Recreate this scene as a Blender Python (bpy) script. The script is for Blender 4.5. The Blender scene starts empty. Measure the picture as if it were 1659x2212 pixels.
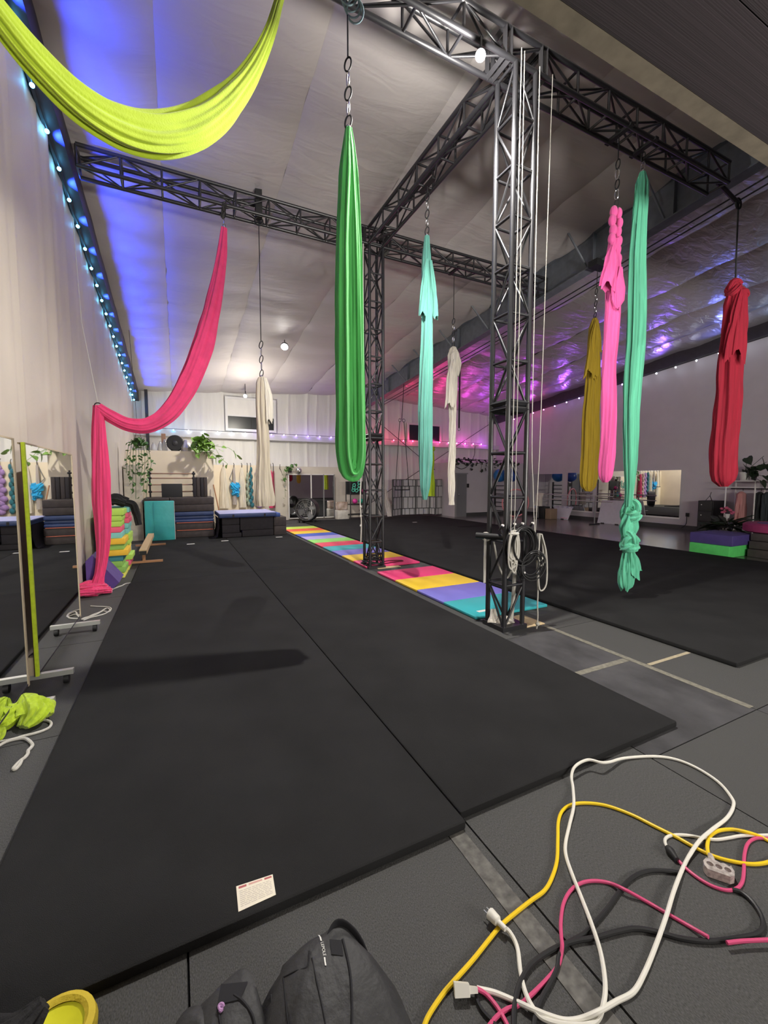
import bpy, bmesh, math, random
from mathutils import Vector, Matrix, Quaternion, noise
from math import sin, cos, pi, radians, sqrt, atan2

scene = bpy.context.scene
COL = scene.collection
random.seed(7)

# ------------------------------------------------------------------ camera
CAM_H = 1.65
FPX = 912.0
YAW = radians(26.0716)
PITCH = radians(4.3266)
cam_d = bpy.data.cameras.new('camera')
cam = bpy.data.objects.new('camera', cam_d)
COL.objects.link(cam)
cam_d.sensor_fit = 'HORIZONTAL'
cam_d.sensor_width = 36.0
cam_d.lens = 36.0 * FPX / 1659.0
cam_d.clip_start = 0.05
cam_d.clip_end = 100
cam.location = (0, 0, CAM_H)
cam.rotation_euler = (radians(90) - PITCH, 0, -YAW)
scene.camera = cam

# ------------------------------------------------------------------ world, exposure
world = bpy.data.worlds.new('night_outside')
scene.world = world
world.use_nodes = True
world.node_tree.nodes['Background'].inputs[0].default_value = (0.02, 0.025, 0.04, 1)
world.node_tree.nodes['Background'].inputs[1].default_value = 0.2
scene.view_settings.view_transform = 'Standard'
scene.view_settings.look = 'None'
scene.view_settings.gamma = 1
scene.view_settings.use_curve_mapping = False
scene.view_settings.exposure = 0.6


def add_light(kind, name, loc, power, color=(1, 1, 1), size=0.1, aim=None, spot=None, blend=0.5):
    d = bpy.data.lights.new(name, kind)
    d.energy = power
    d.color = color
    if kind == 'AREA':
        d.shape = 'RECTANGLE'
        d.size = size if not isinstance(size, tuple) else size[0]
        d.size_y = size if not isinstance(size, tuple) else size[1]
    else:
        d.shadow_soft_size = size
    if kind == 'SPOT':
        d.spot_size = radians(spot)
        d.spot_blend = blend
    o = bpy.data.objects.new(name, d)
    o.location = loc
    if aim is not None:
        v = Vector(aim) - Vector(loc)
        o.rotation_euler = v.to_track_quat('-Z', 'Y').to_euler()
    COL.objects.link(o)
    return o


WARM = (1.0, 0.93, 0.80)
COOL = (1.0, 0.95, 0.88)
# work light clamped on the near truss: the key light of the place
add_light('SPOT', 'work_light_beam', (2.62, 3.34, 5.46), 620, COOL, 0.06, (2.1, 3.8, 0), 146, 0.6)
add_light('POINT', 'work_light_spill', (2.62, 3.34, 5.40), 95, COOL, 0.05)
# ceiling flood over the far mats
add_light('SPOT', 'ceiling_flood_beam', (2.85, 11.95, 5.2), 500, COOL, 0.1, (2.6, 12.4, 0), 150, .6)
add_light('POINT', 'back_flood_beam', (2.3, 14.9, 3.85), 105, WARM, 0.1)
# added fill lights without fixtures, unseen behind the camera, lifting ceiling and walls
add_light('AREA', 'entrance_fill_left', (3.4, -2.9, 2.2), 250, COOL, (2.4, 0.6), (3.6, 3.2, 6.8))
add_light('AREA', 'entrance_fill_right', (6.6, -2.9, 2.2), 250, COOL, (2.4, 0.6), (7.5, 3.2, 6.8))


# ------------------------------------------------------------------ photo geometry helpers
_fw = Vector((sin(YAW) * cos(PITCH), cos(YAW) * cos(PITCH), -sin(PITCH)))
_rt = Vector((cos(YAW), -sin(YAW), 0))
_up = _rt.cross(_fw)


def ray(x, y):
    return _fw + _rt * ((x - 829.5) / FPX) - _up * ((y - 1106.0) / FPX)


def fl(x, y, z=0.0):
    d = ray(x, y)
    return Vector((0, 0, CAM_H)) + d * ((z - CAM_H) / d.z)


def atY(x, y, Y):
    d = ray(x, y)
    return Vector((0, 0, CAM_H)) + d * (Y / d.y)


def atX(x, y, X):
    d = ray(x, y)
    return Vector((0, 0, CAM_H)) + d * (X / d.x)


# ------------------------------------------------------------------ materials
MATS = {}


def nt(m):
    m.use_nodes = True
    return m.node_tree.nodes, m.node_tree.links


def mat(name, col, rough=0.7, metal=0.0, var=0.0, vscale=8.0, bump=0.0, bscale=60.0, emit=None, estr=0.0,
        stretch=None, sheen=0.0, spec=None, col2=None, trans=0.0):
    if name in MATS:
        return MATS[name]
    m = bpy.data.materials.new(name)
    n, l = nt(m)
    b = n['Principled BSDF']
    b.inputs['Base Color'].default_value = (*col, 1)
    b.inputs['Roughness'].default_value = rough
    b.inputs['Metallic'].default_value = metal
    if spec is not None:
        b.inputs['Specular IOR Level'].default_value = spec
    if sheen:
        b.inputs['Sheen Weight'].default_value = sheen
    if trans:
        b.inputs['Transmission Weight'].default_value = trans
    if emit:
        b.inputs['Emission Color'].default_value = (*emit, 1)
        b.inputs['Emission Strength'].default_value = estr
    if var or bump:
        tc = n.new('ShaderNodeTexCoord')
        mp = n.new('ShaderNodeMapping')
        l.new(tc.outputs['Object'], mp.inputs[0])
        if stretch:
            mp.inputs['Scale'].default_value = stretch
        if var:
            t = n.new('ShaderNodeTexNoise')
            t.inputs['Scale'].default_value = vscale
            t.inputs['Detail'].default_value = 5
            l.new(mp.outputs[0], t.inputs['Vector'])
            r = n.new('ShaderNodeValToRGB')
            c1 = tuple(max(0, c * (1 - var)) for c in col)
            c2 = col2 or tuple(min(1, c * (1 + var)) for c in col)
            r.color_ramp.elements[0].position = 0.3
            r.color_ramp.elements[1].position = 0.7
            r.color_ramp.elements[0].color = (*c1, 1)
            r.color_ramp.elements[1].color = (*c2, 1)
            l.new(t.outputs['Fac'], r.inputs[0])
            l.new(r.outputs[0], b.inputs['Base Color'])
        if bump:
            t2 = n.new('ShaderNodeTexNoise')
            t2.inputs['Scale'].default_value = bscale
            t2.inputs['Detail'].default_value = 4
            l.new(mp.outputs[0], t2.inputs['Vector'])
            bp = n.new('ShaderNodeBump')
            bp.inputs['Strength'].default_value = bump
            bp.inputs['Distance'].default_value = 0.02
            l.new(t2.outputs['Fac'], bp.inputs['Height'])
            l.new(bp.outputs[0], b.inputs['Normal'])
    MATS[name] = m
    return m


# ------------------------------------------------------------------ mesh building
def smooth_path(pts, n=8):
    pts = [Vector(p) for p in pts]
    if len(pts) < 3:
        return pts
    out = []
    P = [pts[0] * 2 - pts[1]] + pts + [pts[-1] * 2 - pts[-2]]
    for i in range(1, len(P) - 2):
        p0, p1, p2, p3 = P[i - 1], P[i], P[i + 1], P[i + 2]
        for k in range(n):
            t = k / n
            out.append(0.5 * ((2 * p1) + (-p0 + p2) * t + (2 * p0 - 5 * p1 + 4 * p2 - p3) * t * t
                              + (-p0 + 3 * p1 - 3 * p2 + p3) * t ** 3))
    out.append(pts[-1])
    return out


def interp(tab, t):
    if t <= tab[0][0]:
        return tab[0][1:]
    for a, b in zip(tab, tab[1:]):
        if t <= b[0]:
            k = (t - a[0]) / max(1e-9, b[0] - a[0])
            return tuple(p + (q - p) * k for p, q in zip(a[1:], b[1:]))
    return tab[-1][1:]


def root_loc(p):
    while p.parent:
        p = p.parent
    return p.location.copy()


class MB:
    def __init__(s):
        s.v = []
        s.f = []

    def add(s, vs, fs):
        o = len(s.v)
        s.v += [Vector(v) for v in vs]
        s.f += [tuple(i + o for i in f) for f in fs]
        return s

    def box(s, a, b, rz=0.0, piv=None):
        x0, y0, z0 = [min(p, q) for p, q in zip(a, b)]
        x1, y1, z1 = [max(p, q) for p, q in zip(a, b)]
        vs = [Vector(v) for v in ((x0, y0, z0), (x1, y0, z0), (x1, y1, z0), (x0, y1, z0),
                                  (x0, y0, z1), (x1, y0, z1), (x1, y1, z1), (x0, y1, z1))]
        if rz:
            c = Vector(piv) if piv else Vector(((x0 + x1) / 2, (y0 + y1) / 2, 0))
            R = Matrix.Rotation(rz, 3, 'Z')
            vs = [R @ (v - c) + c for v in vs]
        return s.add(vs, [(0, 3, 2, 1), (4, 5, 6, 7), (0, 1, 5, 4), (1, 2, 6, 5), (2, 3, 7, 6), (3, 0, 4, 7)])

    def rbox(s, a, b, r=0.02, n=3):
        """box with rounded vertical edges and softened top and bottom"""
        x0, y0, z0 = [min(p, q) for p, q in zip(a, b)]
        x1, y1, z1 = [max(p, q) for p, q in zip(a, b)]
        r = min(r, (x1 - x0) * .49, (y1 - y0) * .49, (z1 - z0) * .49)
        rings = []
        for zz, ins in ((z0, r * .8), (z0 + r * .35, r * .2), (z0 + r, 0), (z1 - r, 0), (z1 - r * .35, r * .2), (z1, r * .8)):
            ring = []
            for cx, cy, a0 in ((x1 - r, y1 - r, 0), (x0 + r, y1 - r, pi / 2), (x0 + r, y0 + r, pi), (x1 - r, y0 + r, 1.5 * pi)):
                for k in range(n + 1):
                    t = a0 + pi / 2 * k / n
                    rr = max(r - ins, 0.0005)
                    ring.append(Vector((cx + cos(t) * rr, cy + sin(t) * rr, zz)))
            rings.append(ring)
        return s.loft(rings, True, True)

    def loft(s, rings, cap0=False, cap1=False, closed=True):
        m = len(rings[0])
        vs = [v for r in rings for v in r]
        fs = []
        for i in range(len(rings) - 1):
            for j in range(m if closed else m - 1):
                k = (j + 1) % m
                fs.append((i * m + j, i * m + k, (i + 1) * m + k, (i + 1) * m + j))
        if cap0:
            fs.append(tuple(reversed(range(m))))
        if cap1:
            fs.append(tuple((len(rings) - 1) * m + j for j in range(m)))
        return s.add(vs, fs)

    def tube(s, pts, r, n=8, cap=True):
        pts = [Vector(p) for p in pts]
        rings = []
        t0 = (pts[1] - pts[0]).normalized()
        ref = Vector((0, 0, 1)) if abs(t0.z) < .9 else Vector((1, 0, 0))
        u = t0.cross(ref).normalized()
        for i, p in enumerate(pts):
            t = (pts[min(i + 1, len(pts) - 1)] - pts[max(i - 1, 0)])
            t = t.normalized() if t.length > 1e-9 else t0
            u = (u - t * u.dot(t))
            u = u.normalized() if u.length > 1e-6 else t.orthogonal().normalized()
            w = t.cross(u)
            rr = r[i] if isinstance(r, (list, tuple)) else r
            rings.append([p + (u * cos(2 * pi * k / n) + w * sin(2 * pi * k / n)) * rr for k in range(n)])
        return s.loft(rings, cap, cap)

    def lathe(s, prof, c, n=20, axis='Z', cap=True):
        """prof: list of (radius, height) about axis through c"""
        c = Vector(c)
        rings = []
        for r, h in prof:
            ring = []
            for k in range(n):
                a = 2 * pi * k / n
                if axis == 'Z':
                    ring.append(c + Vector((cos(a) * r, sin(a) * r, h)))
                elif axis == 'Y':
                    ring.append(c + Vector((cos(a) * r, h, sin(a) * r)))
                else:
                    ring.append(c + Vector((h, cos(a) * r, sin(a) * r)))
            rings.append(ring)
        return s.loft(rings, cap and prof[0][0] > 1e-4, cap and prof[-1][0] > 1e-4)

    def torus(s, c, R, r, axis=(0, 0, 1), n=24, m=8, sx=1.0, sy=1.0):
        q = Vector((0, 0, 1)).rotation_difference(Vector(axis).normalized())
        c = Vector(c)
        vs, fs = [], []
        for i in range(n):
            a = 2 * pi * i / n
            for j in range(m):
                b = 2 * pi * j / m
                p = Vector(((R * sx + r * cos(b)) * cos(a), (R * sy + r * cos(b)) * sin(a), r * sin(b)))
                vs.append(c + q @ p)
        for i in range(n):
            for j in range(m):
                i2, j2 = (i + 1) % n, (j + 1) % m
                fs.append((i * m + j, i2 * m + j, i2 * m + j2, i * m + j2))
        return s.add(vs, fs)

    def sphere(s, c, r, n=14, m=9, sc=(1, 1, 1)):
        c = Vector(c)
        rings = []
        for i in range(m + 1):
            t = pi * i / m
            rr = max(sin(t), 0.002) * r
            rings.append([c + Vector((cos(2 * pi * k / n) * rr * sc[0], sin(2 * pi * k / n) * rr * sc[1], -cos(t) * r * sc[2])) for k in range(n)])
        return s.loft(rings, True, True)

    def build(s, name, m, parent=None, smooth=True, uv=False):
        off = root_loc(parent) if parent else Vector((0, 0, 0))
        me = bpy.data.meshes.new(name)
        me.from_pydata([tuple(v - off) for v in s.v], [], s.f)
        me.validate()
        me.update()
        if smooth:
            me.shade_smooth()
            try:
                me.set_sharp_from_angle(angle=radians(42))
            except Exception:
                pass
        me.materials.append(m)
        o = bpy.data.objects.new(name, me)
        COL.objects.link(o)
        if parent:
            o.parent = parent
        return o


def tag(o, label=None, cat=None, group=None, kind=None):
    if label:
        o['label'] = label
    if cat:
        o['category'] = cat
    if group:
        o['group'] = group
    if kind:
        o['kind'] = kind
    return o


def thing(name, label, cat, loc=(0, 0, 0), group=None):
    o = bpy.data.objects.new(name, None)
    o.empty_display_size = 0.1
    o.location = Vector(loc)
    COL.objects.link(o)
    return tag(o, label, cat, group)


def struct(name, mb, m, smooth=False, label=None):
    o = mb.build(name, m, None, smooth)
    o['kind'] = 'structure'
    if label:
        o['label'] = label
    return o


def copy_tree(o, parent=None, delta=None):
    c = o.copy()
    COL.objects.link(c)
    if parent:
        c.parent = parent
    if delta is not None:
        c.location = o.location + Vector(delta)
    for ch in list(o.children):
        copy_tree(ch, c)
    return c


_UNIT = {}


def bar(parent, name, p0, p1, r, m, n=8):
    """straight round bar as its own object, mesh data shared per material"""
    key = (name, m.name, n)
    if key not in _UNIT:
        b = MB().tube([(0, 0, -.5), (0, 0, .5)], 1.0, n)
        me = bpy.data.meshes.new(name)
        me.from_pydata([tuple(v) for v in b.v], [], b.f)
        me.update()
        me.shade_smooth()
        try:
            me.set_sharp_from_angle(angle=radians(50))
        except Exception:
            pass
        me.materials.append(m)
        _UNIT[key] = me
    o = bpy.data.objects.new(name, _UNIT[key])
    p0, p1 = Vector(p0), Vector(p1)
    d = p1 - p0
    off = root_loc(parent) if parent else Vector((0, 0, 0))
    o.rotation_mode = 'QUATERNION'
    o.location = (p0 + p1) / 2 - off
    o.rotation_quaternion = Vector((0, 0, 1)).rotation_difference(d.normalized())
    o.scale = (r, r, d.length)
    COL.objects.link(o)
    if parent:
        o.parent = parent
    return o


_BOXU = {}


def brick(parent, name, a, b, m, bevel=0.0):
    """box as its own object, mesh data shared per name and material"""
    key = (name, m.name)
    if key not in _BOXU:
        q = MB().box((-.5, -.5, -.5), (.5, .5, .5))
        me = bpy.data.meshes.new(name)
        me.from_pydata([tuple(v) for v in q.v], [], q.f)
        me.update()
        me.materials.append(m)
        _BOXU[key] = me
    o = bpy.data.objects.new(name, _BOXU[key])
    a, b = Vector(a), Vector(b)
    off = root_loc(parent) if parent else Vector((0, 0, 0))
    o.location = (a + b) / 2 - off
    o.scale = [abs(x) for x in (b - a)]
    COL.objects.link(o)
    if parent:
        o.parent = parent
    return o


def silk_mb(path, wid, nf=9, depth=0.16, twist=0.0, ns=56, seed=0, ref=None, sub=6, cap=True, drift=1.5, mb=None, hem=0):
    ns = int(ns * 1.5)
    nf = nf + 2
    depth = depth * 1.25
    """gathered fabric tube. wid: [(t, rx, ry)] along the path; folds run down its length"""
    pts = smooth_path(path, sub)
    L = [0.0]
    for a, b in zip(pts, pts[1:]):
        L.append(L[-1] + (b - a).length)
    tot = L[-1] or 1
    t0 = (pts[1] - pts[0]).normalized()
    if ref is None:
        ref = _rt
    u = Vector(ref)
    rng = random.Random(seed)
    ph = [rng.uniform(0, 6.28) for _ in range(4)]
    rings = []
    for i, p in enumerate(pts):
        t = pts[min(i + 1, len(pts) - 1)] - pts[max(i - 1, 0)]
        t = t.normalized() if t.length > 1e-9 else t0
        u = (u - t * u.dot(t)).normalized()
        w = t.cross(u)
        s = L[i] / tot
        rx, ry = interp(wid, s)
        ring = []
        for k in range(ns):
            a = 2 * pi * k / ns
            fold = sin(nf * a + ph[0] + drift * sin(s * 5 + ph[1])) * 0.55 + sin((nf * 2 + 1) * a + ph[2] + drift * s) * 0.25 \
                + sin((nf // 2 + 2) * a + ph[3] - drift * 2 * s) * 0.35
            nn = noise.noise(Vector((cos(a) * 1.6, sin(a) * 1.6 + seed, L[i] * 3.5))) * 0.5
            r = 1 + depth * (fold + nn)
            aa = a + twist * s
            v = p + u * (cos(aa) * rx * r) + w * (sin(aa) * ry * r)
            if hem and i == len(pts) - 1:
                v += t * (rx * (.55 * sin(3 * a + ph[1]) + .35 * fold))
            ring.append(v)
        rings.append(ring)
    mb = mb or MB()
    mb.loft(rings, cap, cap and not hem)
    return mb


def ceil_z(x, y):
    """underside of the insulated roof: falls towards the far wall"""
    tab = ((-1.4, 4.80, .127), (7.6, 5.40, .095), (15.3, 4.95, .100))
    zb, s = interp(tab, x)
    return zb + s * (17.6 - y)


# ================================================================== setting
XL, XR, YB, YF = -1.31, 15.2, 17.6, -3.2
M_carpet = mat('black_carpet', (0.025, 0.025, 0.0255), 0.97, var=0.15, vscale=2.0, bump=0.5, bscale=420, spec=0.12)
M_rubber = mat('grey_rubber', (0.072, 0.072, 0.070), 0.8, var=0.4, vscale=420, bump=0.35, bscale=240, spec=0.3)
M_rubber2 = mat('worn_rubber', (0.066, 0.065, 0.068), 0.74, var=0.35, vscale=5, bump=0.3, bscale=200, spec=0.3)
M_joint = mat('joint_black', (0.006, 0.006, 0.006), 0.9)
M_wallL = mat('cream_wall_liner', (0.53, 0.475, 0.41), 0.62, var=0.05, vscale=1.2, bump=0.12, bscale=14)
M_wallB = mat('white_insulation', (0.72, 0.71, 0.68), 0.42, var=0.05, vscale=2, bump=0.25, bscale=9, stretch=(3, 1, .35))
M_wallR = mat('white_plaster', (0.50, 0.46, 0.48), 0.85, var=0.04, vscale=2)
M_cream = mat('cream_panel', (0.80, 0.70, 0.53), 0.7, var=0.05, vscale=1.5)
M_dkbeam = mat('dark_beam', (0.030, 0.026, 0.034), 0.55, var=0.2)
M_steel = mat('grey_steel_paint', (0.135, 0.15, 0.175), 0.5, var=0.15)
M_black = mat('black_steel', (0.018, 0.018, 0.021), 0.36, spec=0.7)
M_white = mat('white_paint', (0.75, 0.73, 0.70), 0.6)
M_grey = mat('mid_grey', (0.22, 0.22, 0.22), 0.6)
M_chrome = mat('chrome', (0.7, 0.7, 0.72), 0.22, metal=1.0)
M_dark = mat('matt_black', (0.010, 0.010, 0.011), 0.6)
M_rope = mat('white_rope', (0.58, 0.56, 0.50), 0.85, bump=0.4, bscale=180)
M_mirror = mat('mirror_glass', (0.90, 0.92, 0.91), 0.015, metal=1.0)
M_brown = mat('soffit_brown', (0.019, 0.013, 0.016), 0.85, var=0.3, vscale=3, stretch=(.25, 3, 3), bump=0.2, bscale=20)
M_vinyl = mat('dark_vinyl_plank', (0.13, 0.12, 0.115), 0.18, var=0.3, vscale=2.5, stretch=(.6, 6, 1), spec=0.7)

# insulation facings overhead: white vinyl over the left bay, foil over the right bay
def facing(name, col, rough, metal, bump, sc, mscale):
    m_ = bpy.data.materials.new(name)
    n, l = nt(m_)
    b = n['Principled BSDF']
    b.inputs['Base Color'].default_value = (*col, 1)
    b.inputs['Roughness'].default_value = rough
    b.inputs['Metallic'].default_value = metal
    tc = n.new('ShaderNodeTexCoord'); mp = n.new('ShaderNodeMapping'); mp.inputs['Scale'].default_value = mscale
    l.new(tc.outputs['Object'], mp.inputs[0])
    t1 = n.new('ShaderNodeTexNoise'); t1.inputs['Scale'].default_value = sc; t1.inputs['Detail'].default_value = 3.5; t1.inputs['Distortion'].default_value = 0.6
    l.new(mp.outputs[0], t1.inputs['Vector'])
    bp = n.new('ShaderNodeBump'); bp.inputs['Strength'].default_value = bump; bp.inputs['Distance'].default_value = 0.12
    l.new(t1.outputs['Fac'], bp.inputs['Height'])
    l.new(bp.outputs[0], b.inputs['Normal'])
    MATS[name] = m_
    return m_


M_vfac = facing('vinyl_facing', (0.57, 0.53, 0.52), .60, 0.05, .16, 2.6, (.55, 1.8, 1))
M_foil = facing('foil_facing', (0.50, 0.46, 0.47), .30, 0.42, .30, 3.4, (.7, 1.7, 1))

# ---- floor: slab with interlocking rubber tiles laid over it
floor = struct('floor', MB().box((XL - .1, YF, -.15), (XR + .1, YB + .1, -0.012)), M_joint)
xs = [-1.31, -0.02, 1.20, 2.48, 3.70, 4.92, 6.14, 7.36, 8.58, 9.80, 11.02, 12.24, 13.46, 15.2]
for i in range(len(xs) - 1):
    ys = [-3.2, -2.2, -0.37, 1.45, 3.28, 5.1, 6.94, 8.77, 10.6, 12.4, 14.2, 16.0, 17.6]
    if i % 2 == 1:
        ys = [-3.2, -1.3, .53, 1.45, 3.28, 5.1, 6.94, 8.77, 10.6, 12.4, 14.2, 16.0, 17.6]
    if xs[i] < 2.4:
        ys.remove(1.45)
    for j in range(len(ys) - 1):
        if xs[i] > 9.9 and ys[j] > 1.5:
            continue
        dz = ((i * 7 + j * 3) % 5) * 0.0003
        brick(floor, 'rubber_tile', (xs[i] + .004, ys[j] + .004, -.012), (xs[i + 1] - .004, ys[j + 1] - .004, -dz),
              M_rubber if xs[i] < 2.4 or (i + j) % 3 else M_rubber2)
vf = struct('vinyl_floor', MB().box((10.4, 1.6, -.011), (XR, YB, -0.001)), M_joint)
ky = 1.6
row = 0
while ky < YB - .01:
    w = min(.62, YB - ky)
    x = 10.4
    x += 0
    cuts = [10.4, 11.6 + (row % 3) * .5, 13.4 + (row % 2) * .6, XR]
    for c0, c1 in zip(cuts, cuts[1:]):
        brick(vf, 'vinyl_plank', (c0 + .0015, ky + .0015, -.011), (c1 - .0015, ky + w - .0015, 0.0008), M_vinyl)
    ky += w
    row += 1

# ---- walls
def folded_wall(axis, const, a0, a1, top, folds, sgn, na, nz, seed, z0=0.0):
    """vertical sheet of lining; folds = [(position, width, depth)] vertical creases"""
    vs, fs = [], []
    for i in range(na + 1):
        a = a0 + (a1 - a0) * i / na
        for k in range(nz + 1):
            zt = top(a)
            z = z0 + (zt - z0) * k / nz
            d = 0.0
            for p, w, dep in folds:
                q = (a + 0.05 * sin(z * .9 + p) - p) / w
                d += dep * math.exp(-q * q)
            d += 0.012 * noise.noise(Vector((a * .9, z * .35, seed)))
            d = sgn * d
            vs.append((const + d, a, z) if axis == 'X' else (a, const + d, z))
    for i in range(na):
        for k in range(nz):
            q = i * (nz + 1) + k
            f = (q, q + nz + 1, q + nz + 2, q + 1)
            fs.append(f)
    return MB().add(vs, fs)


random.seed(3)
foldsL = [(YF + .5 + i * 1.13 + random.uniform(-.2, .2), random.uniform(.05, .10), random.uniform(.012, .03)) for i in range(18)]
foldsL += [(5.25, .06, .035), (6.6, .09, .05), (6.95, .05, -.03), (8.2, .05, .025)]
wl = folded_wall('X', XL, YF, YB, lambda y: ceil_z(XL, y) + .05, foldsL, 1, 300, 26, 1.0)
o = struct('wall_left', wl, M_wallL, True, 'cream fabric lined wall with vertical folds')
foldsB = [(XL + .2 + i * .66 + random.uniform(-.2, .2), random.uniform(.03, .07), random.uniform(.015, .04)) for i in range(25)]
wb = folded_wall('Y', YB, XL, XR, lambda x: ceil_z(x, YB) + .05, foldsB, -1, 330, 20, 5.0)
o = struct('wall_back', wb, M_wallB, True, 'white vinyl insulation wall with vertical folds')
wr = MB().box((XR, YF, 0), (XR + .1, YB, 5.0))
vs = [(XR, YF, 0), (XR, YB, 0), (XR, YB, ceil_z(XR, YB) + .05), (XR, YF, ceil_z(XR, YF) + .05)]
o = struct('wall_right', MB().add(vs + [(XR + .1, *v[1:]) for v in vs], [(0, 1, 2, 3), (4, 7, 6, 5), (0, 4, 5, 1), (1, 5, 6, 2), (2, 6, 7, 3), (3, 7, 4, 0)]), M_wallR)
o = struct('wall_front', MB().box((XL - .1, YF - .1, 0), (XR + .1, YF, 7.2)), M_wallR)

# ---- roof: insulation strips sagging between purlins
ceiling = struct('ceiling', MB().add([(XL - .1, YF, ceil_z(XL, YF) + .3), (XL - .1, YB + .1, ceil_z(XL, YB) + .3), (7.6, YB + .1, ceil_z(7.6, YB) + .3), (7.6, YF, ceil_z(7.6, YF) + .3),
                                       (XR + .1, YB + .1, ceil_z(XR, YB) + .3), (XR + .1, YF, ceil_z(XR, YF) + .3)],
                                      [(0, 1, 2, 3), (3, 2, 4, 5)]), M_vfac)
strip_x = [-1.35, -0.06, 1.62, 3.30, 4.98, 6.30, 7.62, 9.3, 10.98, 12.66, 14.0, 15.25]
for si in range(len(strip_x) - 1):
    x0, x1 = strip_x[si], strip_x[si + 1]
    na, nb = 14, 150
    vs, fs = [], []
    for i in range(na + 1):
        u = i / na
        x = x0 + (x1 - x0) * u
        for j in range(nb + 1):
            y = YF + (YB + .05 - YF) * j / nb
            sag = 0.050 * sin(pi * u) ** .6 + 0.045 * abs(sin(pi * (y + .4) / 1.52))
            wr_ = 0.016 * noise.noise(Vector((x * 1.1, y * 3.2, si))) + 0.012 * noise.noise(Vector((x * 2.5, y * 7, si + 9)))
            far = min(1, max(0, (y - 5) / 6))
            vs.append((x, y, ceil_z(x, y) + .05 - sag + wr_ * (.35 + far)))
    for i in range(na):
        for j in range(nb):
            q = i * (nb + 1) + j
            fs.append((q, q + 1, q + nb + 2, q + nb + 1))
    MB().add(vs, fs).build('insulation_strip', M_vfac if x1 < 7.7 else M_foil, ceiling)

# ---- roof frames
def ibeam_along_y(name, x, y0, y1, ztop, zbot, wid, m, tf=.02):
    mb = MB()
    def seg(xa, xb, fa, fb):
        v = []
        for y in (y0, y1):
            v += [(xa, y, fa(y)), (xb, y, fa(y)), (xb, y, fb(y)), (xa, y, fb(y))]
        mb.add(v, [(0, 1, 2, 3), (4, 7, 6, 5), (0, 4, 5, 1), (1, 5, 6, 2), (2, 6, 7, 3), (3, 7, 4, 0)])
    seg(x - wid / 2, x + wid / 2, lambda y: ztop(y), lambda y: ztop(y) - tf)
    seg(x - .008, x + .008, lambda y: ztop(y) - tf, lambda y: zbot(y) + tf)
    seg(x - wid / 2, x + wid / 2, lambda y: zbot(y) + tf, lambda y: zbot(y))
    return struct(name, mb, m)


raf_b = lambda y: 5.00 + .092 * (15.5 - y) - .0
ibeam_along_y('trim_1', 7.62, 2.0, 17.4, lambda y: ceil_z(7.6, y) + .02, raf_b, .22, M_steel)
# stiffeners and flange braces of the middle rafter
tr = bpy.data.objects['trim_1']
tr['label'] = 'grey steel roof rafter crossing above the right side'
for y in (4.5, 6.0, 7.5, 9.0, 10.5, 12.0, 13.5, 15.0):
    brick(tr, 'stiffener', (7.53, y - .006, raf_b(y) + .02), (7.61, y + .006, ceil_z(7.6, y)), M_steel)
    bar(tr, 'flange_brace', (7.55, y + .15, raf_b(y) + .05), (6.95, y + .15, ceil_z(6.95, y) - .0), .022, M_steel, 6)
# rafters on the two end walls (dark)
def wall_rafter(name, x0, x1, drop, m):
    vs = []
    for y in (YF, YB):
        zt = ceil_z((x0 + x1) / 2, y) + .06
        vs += [(x0, y, zt), (x1, y, zt), (x1, y, zt - drop - .06), (x0, y, zt - drop - .06)]
    return struct(name, MB().add(vs, [(0, 1, 2, 3), (4, 7, 6, 5), (0, 4, 5, 1), (1, 5, 6, 2), (2, 6, 7, 3), (3, 7, 4, 0)]), m)


wall_rafter('trim_2', -1.29, -1.12, .36, M_dkbeam)
wall_rafter('trim_3', 15.0, 15.19, .38, M_dkbeam)
# ribbon trim along the far wall carrying the fairy lights
struct('trim_4', MB().box((XL, 17.36, 3.24), (XR, 17.55, 3.44)), mat('girt_white', (.55, .55, .56), .5))
# black column left of the far wall
o = struct('trim_5', MB().box((-.93, 17.3, 0), (-.83, 17.42, 4.95)), M_black)
struct('baseboard_right', MB().box((XR - .02, 3, 0), (XR - .001, YB, .14)), mat('charcoal_vinyl_base', (.05, .05, .05), .5))
# cross bracing rods of the far right bay
tr6 = struct('trim_6', MB().tube([(7.2, 17.25, 4.9), (13.8, 17.25, .3)], .014, 6), M_dkbeam)
struct('trim_7', MB().tube([(7.2, 17.22, .3), (14.6, 17.22, 4.6)], .014, 6), M_dkbeam)
# loft over the entrance, seen from below
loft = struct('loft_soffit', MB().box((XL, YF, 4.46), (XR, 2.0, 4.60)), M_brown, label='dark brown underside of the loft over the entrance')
struct('trim_8', MB().box((XL, 1.93, 4.44), (XR, 2.08, 4.75)), mat('loft_edge_tan', (.115, .097, .07), .8, var=.2))
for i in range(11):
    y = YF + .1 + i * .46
    brick(loft, 'soffit_board', (XL + .05, y, 4.438), (XR - .05, y + .452, 4.46), M_brown)

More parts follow.
